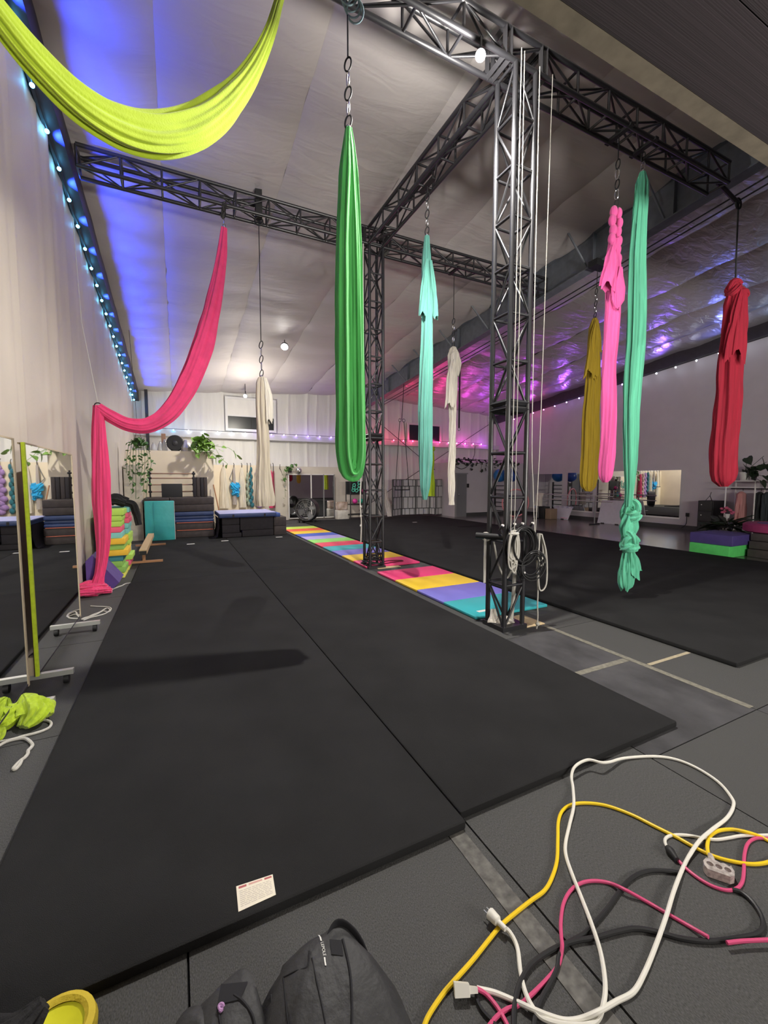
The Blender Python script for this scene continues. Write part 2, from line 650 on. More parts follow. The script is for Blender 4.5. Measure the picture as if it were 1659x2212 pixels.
# ---- windows high on the far wall
def window(name, x0, x1, z0, z1, blind):
    w = struct(name, MB().box((x0 - .06, YB - .10, z0 - .06), (x1 + .06, YB - .02, z1 + .06)), M_dark)
    fr = mat('window_frame_white', (.7, .7, .7), .45)
    for a, b in (((x0 - .09, YB - .16, z0 - .09), (x1 + .09, YB - .08, z0)), ((x0 - .09, YB - .16, z1), (x1 + .09, YB - .08, z1 + .09)),
                 ((x0 - .09, YB - .16, z0), (x0, YB - .08, z1)), ((x1, YB - .16, z0), (x1 + .09, YB - .08, z1))):
        brick(w, 'window_frame', a, b, fr)
    gl = mat('night_pane', (.012, .014, .016), .3, spec=.4)
    xm = (x0 + x1) / 2
    for a, b in ((x0, xm - .015), (xm + .015, x1)):
        brick(w, 'pane', (a, YB - .115, z0), (b, YB - .10, z1 - blind), gl)
    if blind:
        brick(w, 'window_liner', (x0, YB - .13, z1 - blind), (x1, YB - .115, z1), M_wallB)
        brick(w, 'window_frame', (x0, YB - .16, z1 - blind - .03), (x1, YB - .12, z1 - blind + .03), fr)
    return w


a = atY(491, 862, 17.45); c = atY(592, 930, 17.45)
window('window_1', a.x, c.x, c.z, a.z + .02, .62)
a = atY(884, 917, 17.45); c = atY(950, 948, 17.45)
window('window_2', a.x, c.x, c.z - .12, a.z, 0)

# ---- cream partition box in the far left corner, panels on the far wall
p0 = atY(300, 972, 14.2); p1 = atY(460, 972, 14.2)
struct('wall_partition', MB().box((XL + .02, 14.2, 0), (p1.x, YB - .05, p0.z)), M_cream, label='cream boarded partition in the far corner')
q0 = atY(460, 1004, 17.42); q1 = atY(724, 1008, 17.42)
pan = struct('wall_panel', MB().box((p1.x, 17.42, 0), (q0.x + 1.9, 17.5, q0.z)), M_cream, label='cream board panelling along the far wall')
brick(pan, 'board', (q0.x + 1.91, 17.425, 0), (q1.x + 1.2, 17.5, q0.z - .02), mat('board_dim', (.62, .57, .48), .75, var=.05))
# cream corner post by the ivy
struct('column_cream', MB().box((-1.27, 13.2, 0), (-0.86, 13.6, 2.05)), mat('post_cream', (.62, .57, .47), .75, var=.1))

# ---- room block with a door at the far right
b0 = atY(983, 998, 15.6); b1 = atY(1050, 998, 15.6)
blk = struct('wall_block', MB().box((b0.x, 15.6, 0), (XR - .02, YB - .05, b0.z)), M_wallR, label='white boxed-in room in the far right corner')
d0 = atY(987, 1024, 15.55); d1 = atY(1007, 1112, 15.55)
door = struct('door_1', MB().box((d0.x, 15.54, 0), (d1.x, 15.595, d0.z)), mat('door_grey', (.17, .17, .175), .55), label='grey door in the boxed-in room')
brick(door, 'door_frame', (d0.x - .06, 15.52, 0), (d0.x, 15.59, d0.z + .05), M_grey)
brick(door, 'door_frame', (d0.x - .06, 15.52, d0.z), (d1.x + .05, 15.59, d0.z + .05), M_grey)
MB().sphere((d0.x + .08, 15.5, 1.0), .035).build('door_knob', M_chrome, door)
struct('baseboard_back', MB().box((d1.x + .02, 15.57, 0), (XR - .03, 15.598, .16)), mat('charcoal_vinyl_base', (.05, .05, .05), .5))

# ---- trusses
def truss(name, label, axis, p, length, side, bay, cat='truss', flip=0, plates=()):
    """square box truss. p = low corner, axis = run direction"""
    p = Vector(p)
    ax = Vector({'X': (1, 0, 0), 'Y': (0, 1, 0), 'Z': (0, 0, 1)}[axis])
    e1 = Vector({'X': (0, 1, 0), 'Y': (1, 0, 0), 'Z': (1, 0, 0)}[axis]) * side
    e2 = Vector({'X': (0, 0, 1), 'Y': (0, 0, 1), 'Z': (0, 1, 0)}[axis]) * side
    t = thing(name, label, cat, p)
    cor = [p, p + e1, p + e1 + e2, p + e2]
    for c in cor:
        bar(t, 'chord', c, c + ax * length, .027, M_black, 12)
    nb = max(1, round(length / bay))
    bl = length / nb
    for i in range(nb + 1):
        for k in range(4):
            a, c = cor[k], cor[(k + 1) % 4]
            bar(t, 'strut', a + ax * bl * i, c + ax * bl * i, .015, M_black, 8)
    for i in range(nb):
        for k in range(4):
            a, c = cor[k], cor[(k + 1) % 4]
            if (i + flip + k) % 2:
                a, c = c, a
            bar(t, 'diagonal_brace', a + ax * (bl * i), c + ax * (bl * (i + 1)), .0125, M_black, 8)
    for s in plates:
        q = p + ax * s
        for h in (-.035, .035):
            for k in range(4):
                a, c = cor[k] + ax * (s + h), cor[(k + 1) % 4] + ax * (s + h)
                bar(t, 'joint_plate', a, c, .03, M_black, 4)
    return t


TZ, SD = 5.79, .265
T1 = truss('truss_tower', 'black box truss tower with coiled ropes, nearer one', 'Z', (3.155, 3.475, 0.02), TZ - .02, SD, .5, plates=(2.42,))
T2 = truss('truss_tower', 'black box truss tower standing on the pink mat, farther one', 'Z', (3.175, 7.075, 0.02), TZ - .02, SD, .5, plates=(2.42,), flip=1)
truss('ceiling_truss', 'black overhead box truss nearest the camera, crossing to the right', 'X', (-1.0, 3.475, TZ), 8.05, SD, .5, plates=(1.6, 4.05, 4.52))
truss('ceiling_truss', 'black overhead box truss farther back, starting at the cream wall', 'X', (-1.05, 7.075, TZ), 8.5, SD, .5, plates=(4.1, 4.6))
truss('ceiling_truss', 'black overhead box truss linking the tops of the two towers', 'Y', (3.155, 3.78, TZ), 3.25, SD, .5)
for t in (T1, T2):
    q = t.location
    for a, b in (((-.04, -.04, -.02), (SD + .04, .04, .03)), ((-.04, SD - .04, -.02), (SD + .04, SD + .04, .03)), ((-.04, .04, -.02), (.04, SD - .04, .03)), ((SD - .04, .04, -.02), (SD + .04, SD - .04, .03))):
        brick(t, 'base_rail', q + Vector(a), q + Vector(b), M_black)

# ================================================================== carpets and mats on the floor
def slab(name, label, cat, a, b, m, r=.015, group=None):
    o = MB().rbox((0, 0, 0), Vector(b) - Vector(a), r).build(name, m)
    o.location = Vector(a)
    return tag(o, label, cat, group)


def carpet(name, label, x0, x1, y0, y1):
    return slab(name, label, 'carpet', (x0, y0, 0.0015), (x1, y1, .045), M_carpet, .012)


carpet('carpet_roll', 'black carpet-topped foam roll with the paper label, in the foreground', -.72, 1.175, 1.515, 7.60)
carpet('carpet_roll', 'black carpet-topped foam roll right of the long centre seam, foreground', 1.180, 2.95, 1.57, 7.60)
carpet('carpet_roll', 'black carpet-topped foam roll in front of the teal mat', -.70, 1.175, 7.605, 14.15)
carpet('carpet_roll', 'black carpet-topped foam roll in front of the dark block stack', 1.180, 2.97, 7.605, 16.0)
carpet('carpet_floor', 'large black carpet mat right of the colour striped mats', 4.37, 10.35, 1.87, 16.3)

STR = {
    'teal': (.045, .42, .46), 'viol': (.20, .19, .62), 'yell': (.85, .58, .04), 'pink': (.80, .06, .20), 'blue': (.07, .12, .55),
    'lil': (.42, .36, .72), 'green': (.30, .72, .16), 'red': (.80, .07, .13), 'lime': (.55, .78, .10), 'orange': (.82, .12, .07)}
for k in STR:
    mat('vinyl_' + k, STR[k], .42, var=.06, vscale=3, spec=.4)


def folding_mat(label, y0, cols, x0=3.12, x1=4.28, pw=.61, z=.002):
    t = thing('folding_mat', label, 'mat', (x0, y0, z), 'folding mats laid end to end')
    for i, c in enumerate(cols):
        MB().rbox((x0, y0 + pw * i + .003, z), (x1, y0 + pw * (i + 1) - .003, z + .038), .012).build('mat_panel', MATS['vinyl_' + c], t)
    return t


fm = folding_mat('folding mat in teal, violet, yellow and pink panels by the nearer tower', 3.90, ['teal', 'viol', 'yell', 'pink'], pw=.69)
MB().box((3.26, 4.02, .040), (3.40, 4.08, .0415)).build('brand_patch', M_white, fm)
folding_mat('folding mat in pink, yellow, blue and teal panels under the farther tower', 7.12, ['pink', 'yell', 'viol', 'teal'], pw=.66)
folding_mat('folding mat in red, green, lilac and blue panels beyond the towers', 9.78, ['red', 'green', 'lil', 'blue'], pw=.66)
folding_mat('farthest folding mat in yellow, orange and green panels', 12.43, ['yell', 'orange', 'lime'], pw=.66)

# loose floor tapes and plywood bits
M_tape = mat('tan_tape', (.42, .36, .24), .7, var=.2, vscale=30)
M_tapeg = mat('grey_tape', (.20, .19, .15), .7, var=.3, vscale=30)
def tape(label, x0, x1, y0, y1, m):
    slab('floor_tape', label, 'tape', (x0, y0, .0006), (x1, y1, .0022), m, .0005)


tape('long worn tape line running from the nearer tower to the right', 3.67, 3.73, 1.48, 3.40, M_tapeg)
tape('short grey tape across the floor at the foreground carpet edge', 2.95, 3.66, 2.38, 2.44, M_tapeg)
tape('short bright tan tape touching the large right carpet', 3.74, 4.36, 2.235, 2.27, M_tape)
tape('scuffed tape trace beside the seam in the foreground', 1.08, 1.16, .2, 1.52, mat('scuff_tape', (.115, .11, .10), .8, var=.45, vscale=25))
slab('plywood_piece', 'pale plywood offcut under the nearer tower', 'plywood', (3.20, 3.44, .0006), (3.74, 3.80, .012), mat('pale_ply', (.60, .46, .26), .7, var=.15, vscale=6), .003)
slab('plywood_piece', 'pale plywood offcut under the farther tower', 'plywood', (3.30, 6.99, .0006), (3.78, 7.11, .012), mat('pale_ply', (.60, .46, .26), .7, var=.15, vscale=6), .003)

# ================================================================== aerial silks and rigging
def fabric(name, c, sheen=.25, tr=.0):
    return mat(name, c, .85, var=.16, vscale=38, bump=.55, bscale=34, sheen=sheen, stretch=(1, 1, .05))


F_lime = fabric('silk_lime', (.38, .52, .012))
F_pink = fabric('silk_hotpink', (.74, .045, .17))
F_pink2 = fabric('silk_bubblegum', (.70, .085, .31))
F_mint = fabric('silk_mint', (.10, .47, .29))
F_red = fabric('silk_crimson', (.29, .004, .022), .03)
F_gold = fabric('silk_gold', (.40, .27, .012))
F_green = fabric('silk_green', (.045, .32, .06))
F_teal = fabric('silk_seafoam', (.10, .34, .28))
F_cream = fabric('silk_cream', (.52, .46, .36))
F_white = fabric('silk_offwhite', (.64, .60, .52))


def rigging(t, top, bot, cord=None):
    """rope, swivel and carabiners from top down to bot, as parts of t"""
    top, bot = Vector(top), Vector(bot)
    L = (top - bot).length
    n = max(2, min(5, int(L / .12)))
    chain = min(L, n * .115)
    if L - chain > .05:
        MB().tube([top, bot + (top - bot).normalized() * chain], .007, 6).build('rope', cord or M_dark, t)
    p = bot + (top - bot).normalized() * chain
    d = (bot - p) / n
    for i in range(n):
        c = p + d * (i + .5)
        MB().torus(c, .06, .0075, (1, 0, 0) if i % 2 else (.25, 1, 0), 18, 6, sx=1.0 if i % 2 else .42, sy=.42 if i % 2 else 1.0).build('carabiner' if i % 2 else 'shackle', M_chrome if i % 2 else M_dark, t)
        o = t.children[-1]
    if abs(top.z - 5.8) < .03:
        MB().box((top.x - .03, top.y - .17, 5.765), (top.x + .03, top.y + .17, 5.80)).build('truss_strap', M_dark, t, False)
    MB().lathe([(.012, -.035), (.024, -.02), (.024, .02), (.012, .035)], bot + Vector((0, 0, .0)), 10).build('swivel', M_chrome, t)


# --- lime sling overhead
pix = [(628, -70, 3.60, 8), (603, 0, 3.58, 16), (582, 70, 3.55, 22), (545, 150, 3.5, 34), (490, 222, 3.42, 54), (420, 274, 3.33, 70), (340, 292, 3.22, 80), (255, 272, 3.1, 84),
       (165, 218, 2.96, 82), (75, 132, 2.82, 78), (0, 42, 2.7, 74), (-70, -60, 2.58, 66), (-130, -170, 2.5, 50)]
path = [atY(x, y, Y) for x, y, Y, w in pix]
ln = thing('aerial_sling', 'lime green aerial fabric sagging in a wide arc overhead', 'aerial silk', path[0])
cum = [0]
for a, b_ in zip(path, path[1:]):
    cum.append(cum[-1] + (b_ - a).length)
wid = []
for (x, y, Y, w), s, p in zip(pix, cum, path):
    dep = (p - Vector((0, 0, CAM_H))).dot(_fw)
    wid.append((s / cum[-1], w / FPX * dep * .5, w / FPX * dep * .34))
silk_mb(path, wid, 5, .16, 0, 72, 11, ref=(0, 0, 1), sub=10, drift=1.0).build('fabric', mat('silk_lime_sling', (.36, .49, .012), .85, var=.08, vscale=6, bump=.2, bscale=90, sheen=.25), ln)
rigging(ln, (path[0].x + .1, 3.62, 5.78), path[0])
MB().tube([path[-1], path[-1] + Vector((-.08, -.05, .5))], .008, 6).build('rope', M_dark, ln)

# --- hot pink silk: truss -> drape -> ring -> floor
pix = [(484, 492, 7.2, 10), (478, 560, 7.2, 18), (462, 650, 7.22, 26), (438, 745, 7.25, 32), (408, 825, 7.28, 32), (370, 885, 7.3, 28), (325, 917, 7.33, 24), (280, 917, 7.36, 22), (242, 900, 7.38, 20), (212, 880, 7.4, 15)]
path = [atY(x, y, Y) for x, y, Y, w in pix]
pk = thing('aerial_silk', 'hot pink silk swooping from the truss to a ring and down to the floor', 'aerial silk', path[0])
cum = [0]
for a, b_ in zip(path, path[1:]):
    cum.append(cum[-1] + (b_ - a).length)
wid = [(s / cum[-1], w / FPX * 7.7 * .5, w / FPX * 7.7 * .36) for (x, y, Y, w), s in zip(pix, cum)]
silk_mb(path, wid, 5, .15, .6, 48, 21, ref=(0, 0, 1), sub=8).build('drape', mat('silk_hotpink_drape', (.74, .045, .17), .85, var=.1, vscale=8, bump=.2, bscale=70, sheen=.25), pk)
ring = path[-1]
pix = [(212, 876, 7.4, 14), (213, 920, 7.4, 19), (215, 985, 7.4, 23), (219, 1070, 7.4, 26), (223, 1140, 7.38, 26), (222, 1200, 7.36, 23), (214, 1248, 7.3, 18), (205, 1278, 7.25, 14), (196, 1296, 7.15, 24)]
path2 = [atY(x, y, Y) for x, y, Y, w in pix]
path2[-1].z = max(path2[-1].z, .05)
wid = [(i / (len(pix) - 1), w / FPX * 7.3 * .55, w / FPX * 7.3 * .36) for i, (x, y, Y, w) in enumerate(pix)]
silk_mb(path2, wid, 5, .17, .8, 56, 22, sub=8).build('tail', F_pink, pk)
c = path2[-1]
mb = MB()
for i in range(5):
    a0 = Vector((c.x - .24 + .02 * i, c.y - .10 + .05 * i, .045 + .022 * i))
    a1 = Vector((c.x + .26 - .03 * i, c.y + .02 + .04 * i, .045 + .02 * i))
    silk_mb([a0, (a0 + a1) / 2 + Vector((0, .06 * (-1) ** i, .015)), a1], [(0, .04, .025), (.5, .085, .045), (1, .05, .03)], 5, .2, .5, 36, 30 + i, ref=(0, 1, 0), mb=mb)
mb.build('pooled_fabric', F_pink, pk)
MB().torus(ring + Vector((0, 0, .02)), .045, .008, (0, 1, 0), 20, 8).build('ring', M_dark, pk)
MB().tube([ring + Vector((0, 0, .06)), ring + Vector((-.16, .1, 1.2)), (XL + .12, 7.5, 5.3)], .006, 6).build('hang_line', M_rope, pk)
rigging(pk, (path[0].x, 7.21, 5.8), path[0] + Vector((0, 0, .02)))

# --- generic hanging silk
def hanging(name, label, top, bottom_z, wid, m, hang_from, nf=6, depth=.16, twist=0., seed=1, drift=1.2, cap=True, ns=56, cat='aerial silk', sway=.006, sub=2):
    t = thing(name, label, cat, top)
    top = Vector(top)
    L = top.z - bottom_z
    rng = random.Random(seed)
    path = [top + Vector((sway * sin(i * .7 + seed), sway * cos(i * .9 + seed), -L * i / 16.)) for i in range(17)]
    path[0] = top
    silk_mb(path, wid, nf, depth, twist, ns, seed, sub=sub + 2, drift=drift, cap=cap).build('fabric', m, t)
    if hang_from is not None:
        rigging(t, hang_from, top + Vector((0, 0, .01)))
    return t


def knot(t, c, r, m, seed=0, name='knot', n=3):
    mb = MB()
    c = Vector(c)
    rng = random.Random(seed)
    for i in range(n):
        ax = Vector((rng.uniform(-1, 1), rng.uniform(-1, 1), rng.uniform(.4, 1.2))).normalized()
        q = Vector((0, 0, 1)).rotation_difference(ax)
        pts = [c + q @ Vector((cos(a) * r * .62, sin(a) * r * .62, r * .35 * sin(a * 1.5 + i))) + Vector((0, 0, r * .4 * (i - n / 2 + .5))) for a in [k * pi / 4 for k in range(8)]]
        silk_mb(pts, [(0, r * .45, r * .4), (1, r * .45, r * .4)], 4, .22, 1.2, 24, seed + i, sub=4, mb=mb)
    return mb.build(name, m, t)


# bubblegum pink silk under the near truss
top = atY(1331, 452, 3.6)
t = hanging('aerial_silk', 'bubblegum pink silk with braided top under the near truss', top + Vector((0, 0, -.35)), 1.62,
            [(0, .055, .05), (.12, .09, .06), (.5, .082, .055), (.8, .085, .06), (.94, .085, .065), (.98, .07, .06), (1, .025, .03)], F_pink2, None, 3, .2, 1.2, 5)
mb = MB()
for s in (-1, 1):
    for i in range(7):
        z = top.z - .04 - i * .105
        cc = Vector((top.x + s * .042 + .02 * (i % 2) * s + .01 * i / 6, top.y, z))
        mb.sphere(cc, .052, 12, 8, (.9, .85, 1.35))
mb.build('braid', F_pink2, t)
silk_mb([top + Vector((-.06, -.02, -.45)), top + Vector((-.10, -.03, -.65)), top + Vector((-.15, -.03, -.95))], [(0, .02, .02), (.3, .07, .03), (1, .085, .035)], 4, .2, 0, 40, 8, hem=1).build('loose_end', F_pink2, t)
silk_mb([top + Vector((.02, -.06, -.7)), top + Vector((-.01, -.08, -.9)), top + Vector((-.02, -.08, -1.2))], [(0, .03, .02), (.5, .075, .028), (.8, .07, .03), (1, .02, .02)], 4, .18, 0, 40, 9, hem=1).build('loose_end', F_pink2, t)
rigging(t, (top.x, 3.6, 5.80), top)

# mint silk, knotted at the bottom
top = atY(1388, 372, 3.6)
t = hanging('aerial_silk', 'mint green silk with a big knotted tail, under the near truss', top, 1.30,
            [(0, .03, .03), (.03, .07, .05), (.35, .115, .06), (.6, .11, .06), (.85, .085, .055), (.96, .05, .045), (1, .05, .05)], F_mint, (top.x, 3.6, 5.80), 7, .14, 0, 3, ns=84, sway=.008)
kz = atY(1363, 1105, 3.6)
knot(t, kz, .115, F_mint, 4)
silk_mb([kz + Vector((-.05, 0, -.03)), kz + Vector((-.06, 0, -.2)), kz + Vector((-.05, 0, -.36))], [(0, .05, .04), (.5, .09, .06), (1, .06, .05)], 4, .18, .4, 40, 41).build('tail', F_mint, t)
silk_mb([kz + Vector((.05, .02, -.03)), kz + Vector((.06, .02, -.2)), kz + Vector((.02, .02, -.4))], [(0, .05, .04), (.5, .075, .06), (1, .05, .05)], 4, .18, .4, 40, 42).build('tail', F_mint, t)
knot(t, kz + Vector((-.03, -.03, -.42)), .11, F_mint, 6, n=4)
silk_mb([kz + Vector((.01, 0, -.5)), kz + Vector((.03, 0, -.68)), kz + Vector((.05, 0, -.84))], [(0, .04, .04), (.4, .09, .06), (1, .125, .075)], 6, .22, 0, 60, 43, hem=1).build('tail_end', F_mint, t)
silk_mb([kz + Vector((-.02, .02, -.5)), kz + Vector((-.02, .02, -.8)), kz + Vector((-.02, .02, -1.06))], [(0, .04, .04), (.6, .09, .06), (.9, .08, .06), (1, .04, .04)], 6, .22, 0, 60, 44, hem=1).build('tail_end', F_mint, t)

# crimson silk at the right, off the rafter
top = atX(1588, 618, 7.5)
t = hanging('aerial_silk', 'crimson silk with a knotted top, rightmost of the hanging silks', top + Vector((0, 0, -.1)), 1.55,
            [(0, .09, .07), (.05, .13, .09), (.2, .15, .09), (.5, .175, .10), (.8, .175, .11), (.93, .17, .12), (.97, .14, .11), (1, .05, .05)], F_red, None, 5, .17, .2, 14)
knot(t, top + Vector((-.03, 0, -.04)), .10, F_red, 12)
knot(t, top + Vector((.10, -.04, -.12)), .09, F_red, 13, 'rosette')
silk_mb([top + Vector((.0, -.1, -.1)), top + Vector((-.08, -.11, -.5)), top + Vector((-.12, -.1, -1.05))], [(0, .05, .03), (.4, .11, .04), (1, .14, .05)], 6, .2, 0, 50, 15, hem=1).build('loose_end', F_red, t)
pl = atX(1595, 440, 7.5)
MB().tube([top, pl], .012, 6).build('rope', M_dark, t)
MB().torus(pl, .07, .014, (0, 1, 0), 20, 8).build('pulley_wheel', M_dark, t)
MB().tube([pl, (7.04, 3.6, 5.86)], .03, 8).build('pulley_arm', M_black, t)

# gold silk off the rafter
top = atX(1285, 688, 7.5)
t = hanging('aerial_silk', 'mustard gold silk hanging left of the bubblegum pink one', top, 1.42,
            [(0, .04, .04), (.05, .09, .07), (.3, .13, .08), (.6, .155, .09), (.92, .155, .10), (.975, .13, .09), (1, .05, .05)], F_gold, None, 7, .15, 0, 17, ns=72)
silk_mb([top + Vector((-.02, -.06, -.06)), top + Vector((-.10, -.09, -.5)), top + Vector((-.15, -.09, -1.12))], [(0, .03, .02), (.3, .09, .04), (1, .13, .045)], 7, .18, 0, 60, 18, hem=1).build('loose_end', F_gold, t)
silk_mb([top + Vector((.03, -.02, -.05)), top + Vector((.09, -.02, -.3)), top + Vector((.11, -.02, -.62))], [(0, .03, .02), (1, .06, .03)], 5, .18, 0, 40, 19, hem=1).build('loose_end', F_gold, t)
cl = Vector((7.55, top.y, raf_b(top.y)))
rigging(t, cl - Vector((.02, 0, .12)), top)
MB().box(cl + Vector((-.17, -.10, -.10)), cl + Vector((.17, .10, .02))).build('beam_clamp', M_dark, t)

# green hammock in the middle
rt_ = atY(752, 212, 3.6)
top = rt_ + Vector((0, 0, -.25))
t = thing('aerial_hammock', 'kelly green aerial hammock hanging just left of the farther tower', 'aerial silk', top)
hb = 1.64
for k, sd in ((0, 51), (1, 52)):
    w_, dy = (.052, -.03) if k == 0 else (.046, .04)
    L_ = [(-.022, -.3), (-w_ * .95, -1.0), (-w_ * 1.05, -1.9)]
    hb_z = hb + .03 * k
    path = [top + Vector((-.006, dy * .3, 0))] + [top + Vector((x, dy, z)) for x, z in L_]
    path += [Vector((top.x - w_ * 1.08, top.y + dy, hb_z + .48)), Vector((top.x - w_ * 1.0, top.y + dy, hb_z + .24)), Vector((top.x - w_ * .5, top.y + dy, hb_z + .10)), Vector((top.x, top.y + dy, hb_z + .075)),
             Vector((top.x + w_ * .5, top.y + dy, hb_z + .10)), Vector((top.x + w_ * 1.0, top.y + dy, hb_z + .24)), Vector((top.x + w_ * 1.08, top.y + dy, hb_z + .48))]
    path += [top + Vector((-x, dy, z)) for x, z in reversed(L_)] + [top + Vector((.006, dy * .3, 0))]
    silk_mb(path, [(0, .025, .02), (.06, .05, .045), (.25, .065, .06), (.42, .075, .062), (.5, .085, .07), (.58, .075, .062), (.75, .065, .06), (.94, .05, .045), (1, .025, .02)], 4, .17, 0, 48, sd, ref=(0, 1, 0), sub=8).build('fabric_layer', F_green, t)
rigging(t, (rt_.x, 3.6, 5.55), top)
mb = MB()
for i in range(4):
    mb.torus((rt_.x + .02 * i, 3.58, 5.68 - .03 * i), .07, .008, (.3, 1, .2 * i), 18, 6)
mb.build('rope_coil', mat('blue_grey_rope', (.25, .36, .40), .8), t)

# seafoam silk on the linking truss
top = atX(922, 560, 3.3)
t = hanging('aerial_silk', 'seafoam silk with flared knotted top between the two towers', Vector((3.3, top.y, 5.1)), 1.36,
            [(0, .03, .03), (.08, .055, .05), (.3, .075, .06), (.6, .09, .07), (.85, .09, .075), (.95, .07, .06), (1, .03, .03)], F_teal, (3.3, top.y, 5.80), 6, .16, 1.0, 23)
tt = t.location
for s in (-1, 1):
    silk_mb([Vector((3.3 + s * .03, tt.y - .05, 4.75)), Vector((3.3 + s * .08, tt.y - .06, 4.3)), Vector((3.3 + s * .095, tt.y - .06, 3.98))], [(0, .02, .02), (.5, .04, .03), (1, .05, .035)], 4, .2, 0, 30, 60 + s, hem=1).build('loose_end', F_teal, t)

# cream silk on its pulley rope
top = atY(565, 815, 7.2)
t = hanging('aerial_silk', 'beige silk widening to a gathered hem above the crash mats', top, 1.22,
            [(0, .05, .04), (.04, .09, .07), (.3, .09, .075), (.6, .10, .08), (.8, .13, .10), (.95, .165, .12), (1, .15, .11)], F_cream, None, 6, .14, 0, 27, ns=64)
silk_mb([top + Vector((.04, -.05, -.02)), top + Vector((.08, -.07, -.35)), top + Vector((.09, -.07, -.72))], [(0, .03, .03), (.4, .07, .04), (1, .055, .04)], 5, .18, 0, 36, 28, hem=1).build('loose_end', F_white, t)
pl = atY(559, 478, 7.2)
rigging(t, pl, top)
MB().torus(pl, .06, .014, (.3, 1, 0), 20, 8).build('pulley_wheel', M_dark, t)
MB().box(pl + Vector((-.05, -.05, .05)), pl + Vector((.05, .05, .5))).build('beam_clamp', M_dark, t)

# off-white silk, knotted, hung off the far truss
top = atY(979, 752, 7.2)
t = hanging('aerial_silk', 'off-white twisted silk with a knotted head between the towers', top, 1.14,
            [(0, .05, .05), (.04, .10, .07), (.12, .09, .07), (.3, .085, .06), (.45, .06, .055), (.9, .062, .055), (.97, .05, .05), (1, .06, .05)], F_white, None, 5, .18, 5.0, 33, drift=2.)
knot(t, top + Vector((0, 0, -.08)), .075, F_white, 34)
silk_mb([top + Vector((-.03, -.05, -.25)), top + Vector((-.09, -.07, -.6)), top + Vector((-.11, -.07, -1.15))], [(0, .05, .04), (.4, .08, .04), (1, .085, .04)], 6, .2, 0, 44, 35, hem=1).build('loose_end', F_white, t)
silk_mb([top + Vector((.05, -.03, -.1)), top + Vector((.10, -.04, -.3)), top + Vector((.09, -.04, -.55))], [(0, .04, .03), (.5, .06, .04), (1, .02, .02)], 4, .2, 0, 36, 36, hem=1).build('loose_end', F_white, t)
rigging(t, (top.x, 7.2, 5.8), top)

# small lime silk far behind the seafoam one
top = atX(931, 968, 7.5)
t = hanging('aerial_silk', 'short bright lime silk hanging behind the seafoam silk', top, 1.12, [(0, .06, .05), (.1, .09, .07), (1, .13, .10)], F_lime, Vector((7.5, top.y, raf_b(top.y))), 5, .16, 0, 37)
knot(t, top + Vector((.05, 0, -.03)), .09, F_lime, 38)

# ================================================================== fairy lights along three walls
def emis(name, c, s):
    return mat(name, c, .4, emit=c, estr=s)


BULB = {'cyan': (.10, .55, 1.0), 'blue': (.10, .25, 1.0), 'white': (.75, .85, 1.0), 'violet': (.42, .25, 1.0), 'purple': (.62, .16, .95),
        'red': (1.0, .04, .16), 'pink': (1.0, .12, .42)}
for k, c in BULB.items():
    emis('bulb_' + k, c, 26.0)


def light_string(label, pts, cols, lampcol, every, power, off=(0, 0, -.02)):
    t = thing('string_light', label, 'string lights', pts[0])
    MB().tube(pts, .008, 6).build('cable', M_dark, t)
    for i, p in enumerate(pts):
        c = cols(i / max(1, len(pts) - 1))
        key = ('bulb', c)
        if key not in _UNIT:
            me = MB().sphere((0, 0, 0), .024, 10, 7)
            m_ = bpy.data.meshes.new('bulb')
            m_.from_pydata([tuple(v) for v in me.v], [], me.f); m_.update(); m_.shade_smooth()
            m_.materials.append(MATS['bulb_' + c]); _UNIT[key] = m_
        o = bpy.data.objects.new('bulb', _UNIT[key])
        o.location = Vector(p) + Vector((0, 0, -.04)) - t.location
        o.parent = t
        COL.objects.link(o)
    return t


# left wall, under the dark rafter
pts = []
y = 4.3
while y < 17.2:
    pts.append(Vector((-1.245, y, ceil_z(-1.2, y) - .40)))
    y += .56
light_string('blue fairy lights along the dark rafter above the cream left wall', pts, lambda s: 'cyan', None, 1, 0)
for y in [2.2 + .75 * k for k in range(20)]:
    add_light('SPOT', 'string_glow_left', (-1.20, y, ceil_z(-1.19, y) - .46), 54, (.02, .06, 1.0), .03, (-.78, y, ceil_z(-.78, y)), 88, .5)
add_light('SPOT', 'string_glow_streak', (-1.17, 17.1, 3.52), 38, (.05, .2, 1.0), .02, (-1.34, 10.5, 3.36), 9, .6)
add_light('SPOT', 'string_glow_corner', (-1.15, 16.9, 4.15), 8, (.05, .16, 1.0), .03, (.1, 17.6, 4.1), 75, .7)
# far wall
pts = [atY(340 + i * 25.2, 930 + i * 1.22, 17.3) for i in range(29)]
pts = []
x = -.55
while x < 14.3:
    pts.append(Vector((x, 17.28, 3.50)))
    x += .50
light_string('fairy lights along the far wall turning from white to violet and red', pts,
             lambda s: 'cyan' if s < .05 else 'white' if s < .22 else 'violet' if s < .50 else 'red' if s < .86 else 'pink', None, 1, 0)
for x, c, p in ((.3, (.25, .55, 1), 3), (3.0, (.45, .35, 1), 4), (5.0, (.35, .2, 1), 6), (6.6, (.4, .15, 1), 8), (8.4, (1, .03, .15), 17), (9.9, (1, .03, .18), 17), (11.4, (1, .04, .35), 17), (13.0, (.85, .06, .75), 18), (14.2, (.6, .08, 1), 15)):
    add_light('SPOT', 'string_glow_far', (x, 17.15, 3.58), p * 1.1, c, .03, (x, 15.2, 5.2), 150, .8)
    add_light('POINT', 'string_glow_wall', (x, 17.2, 3.56), p * .2, c, .03)
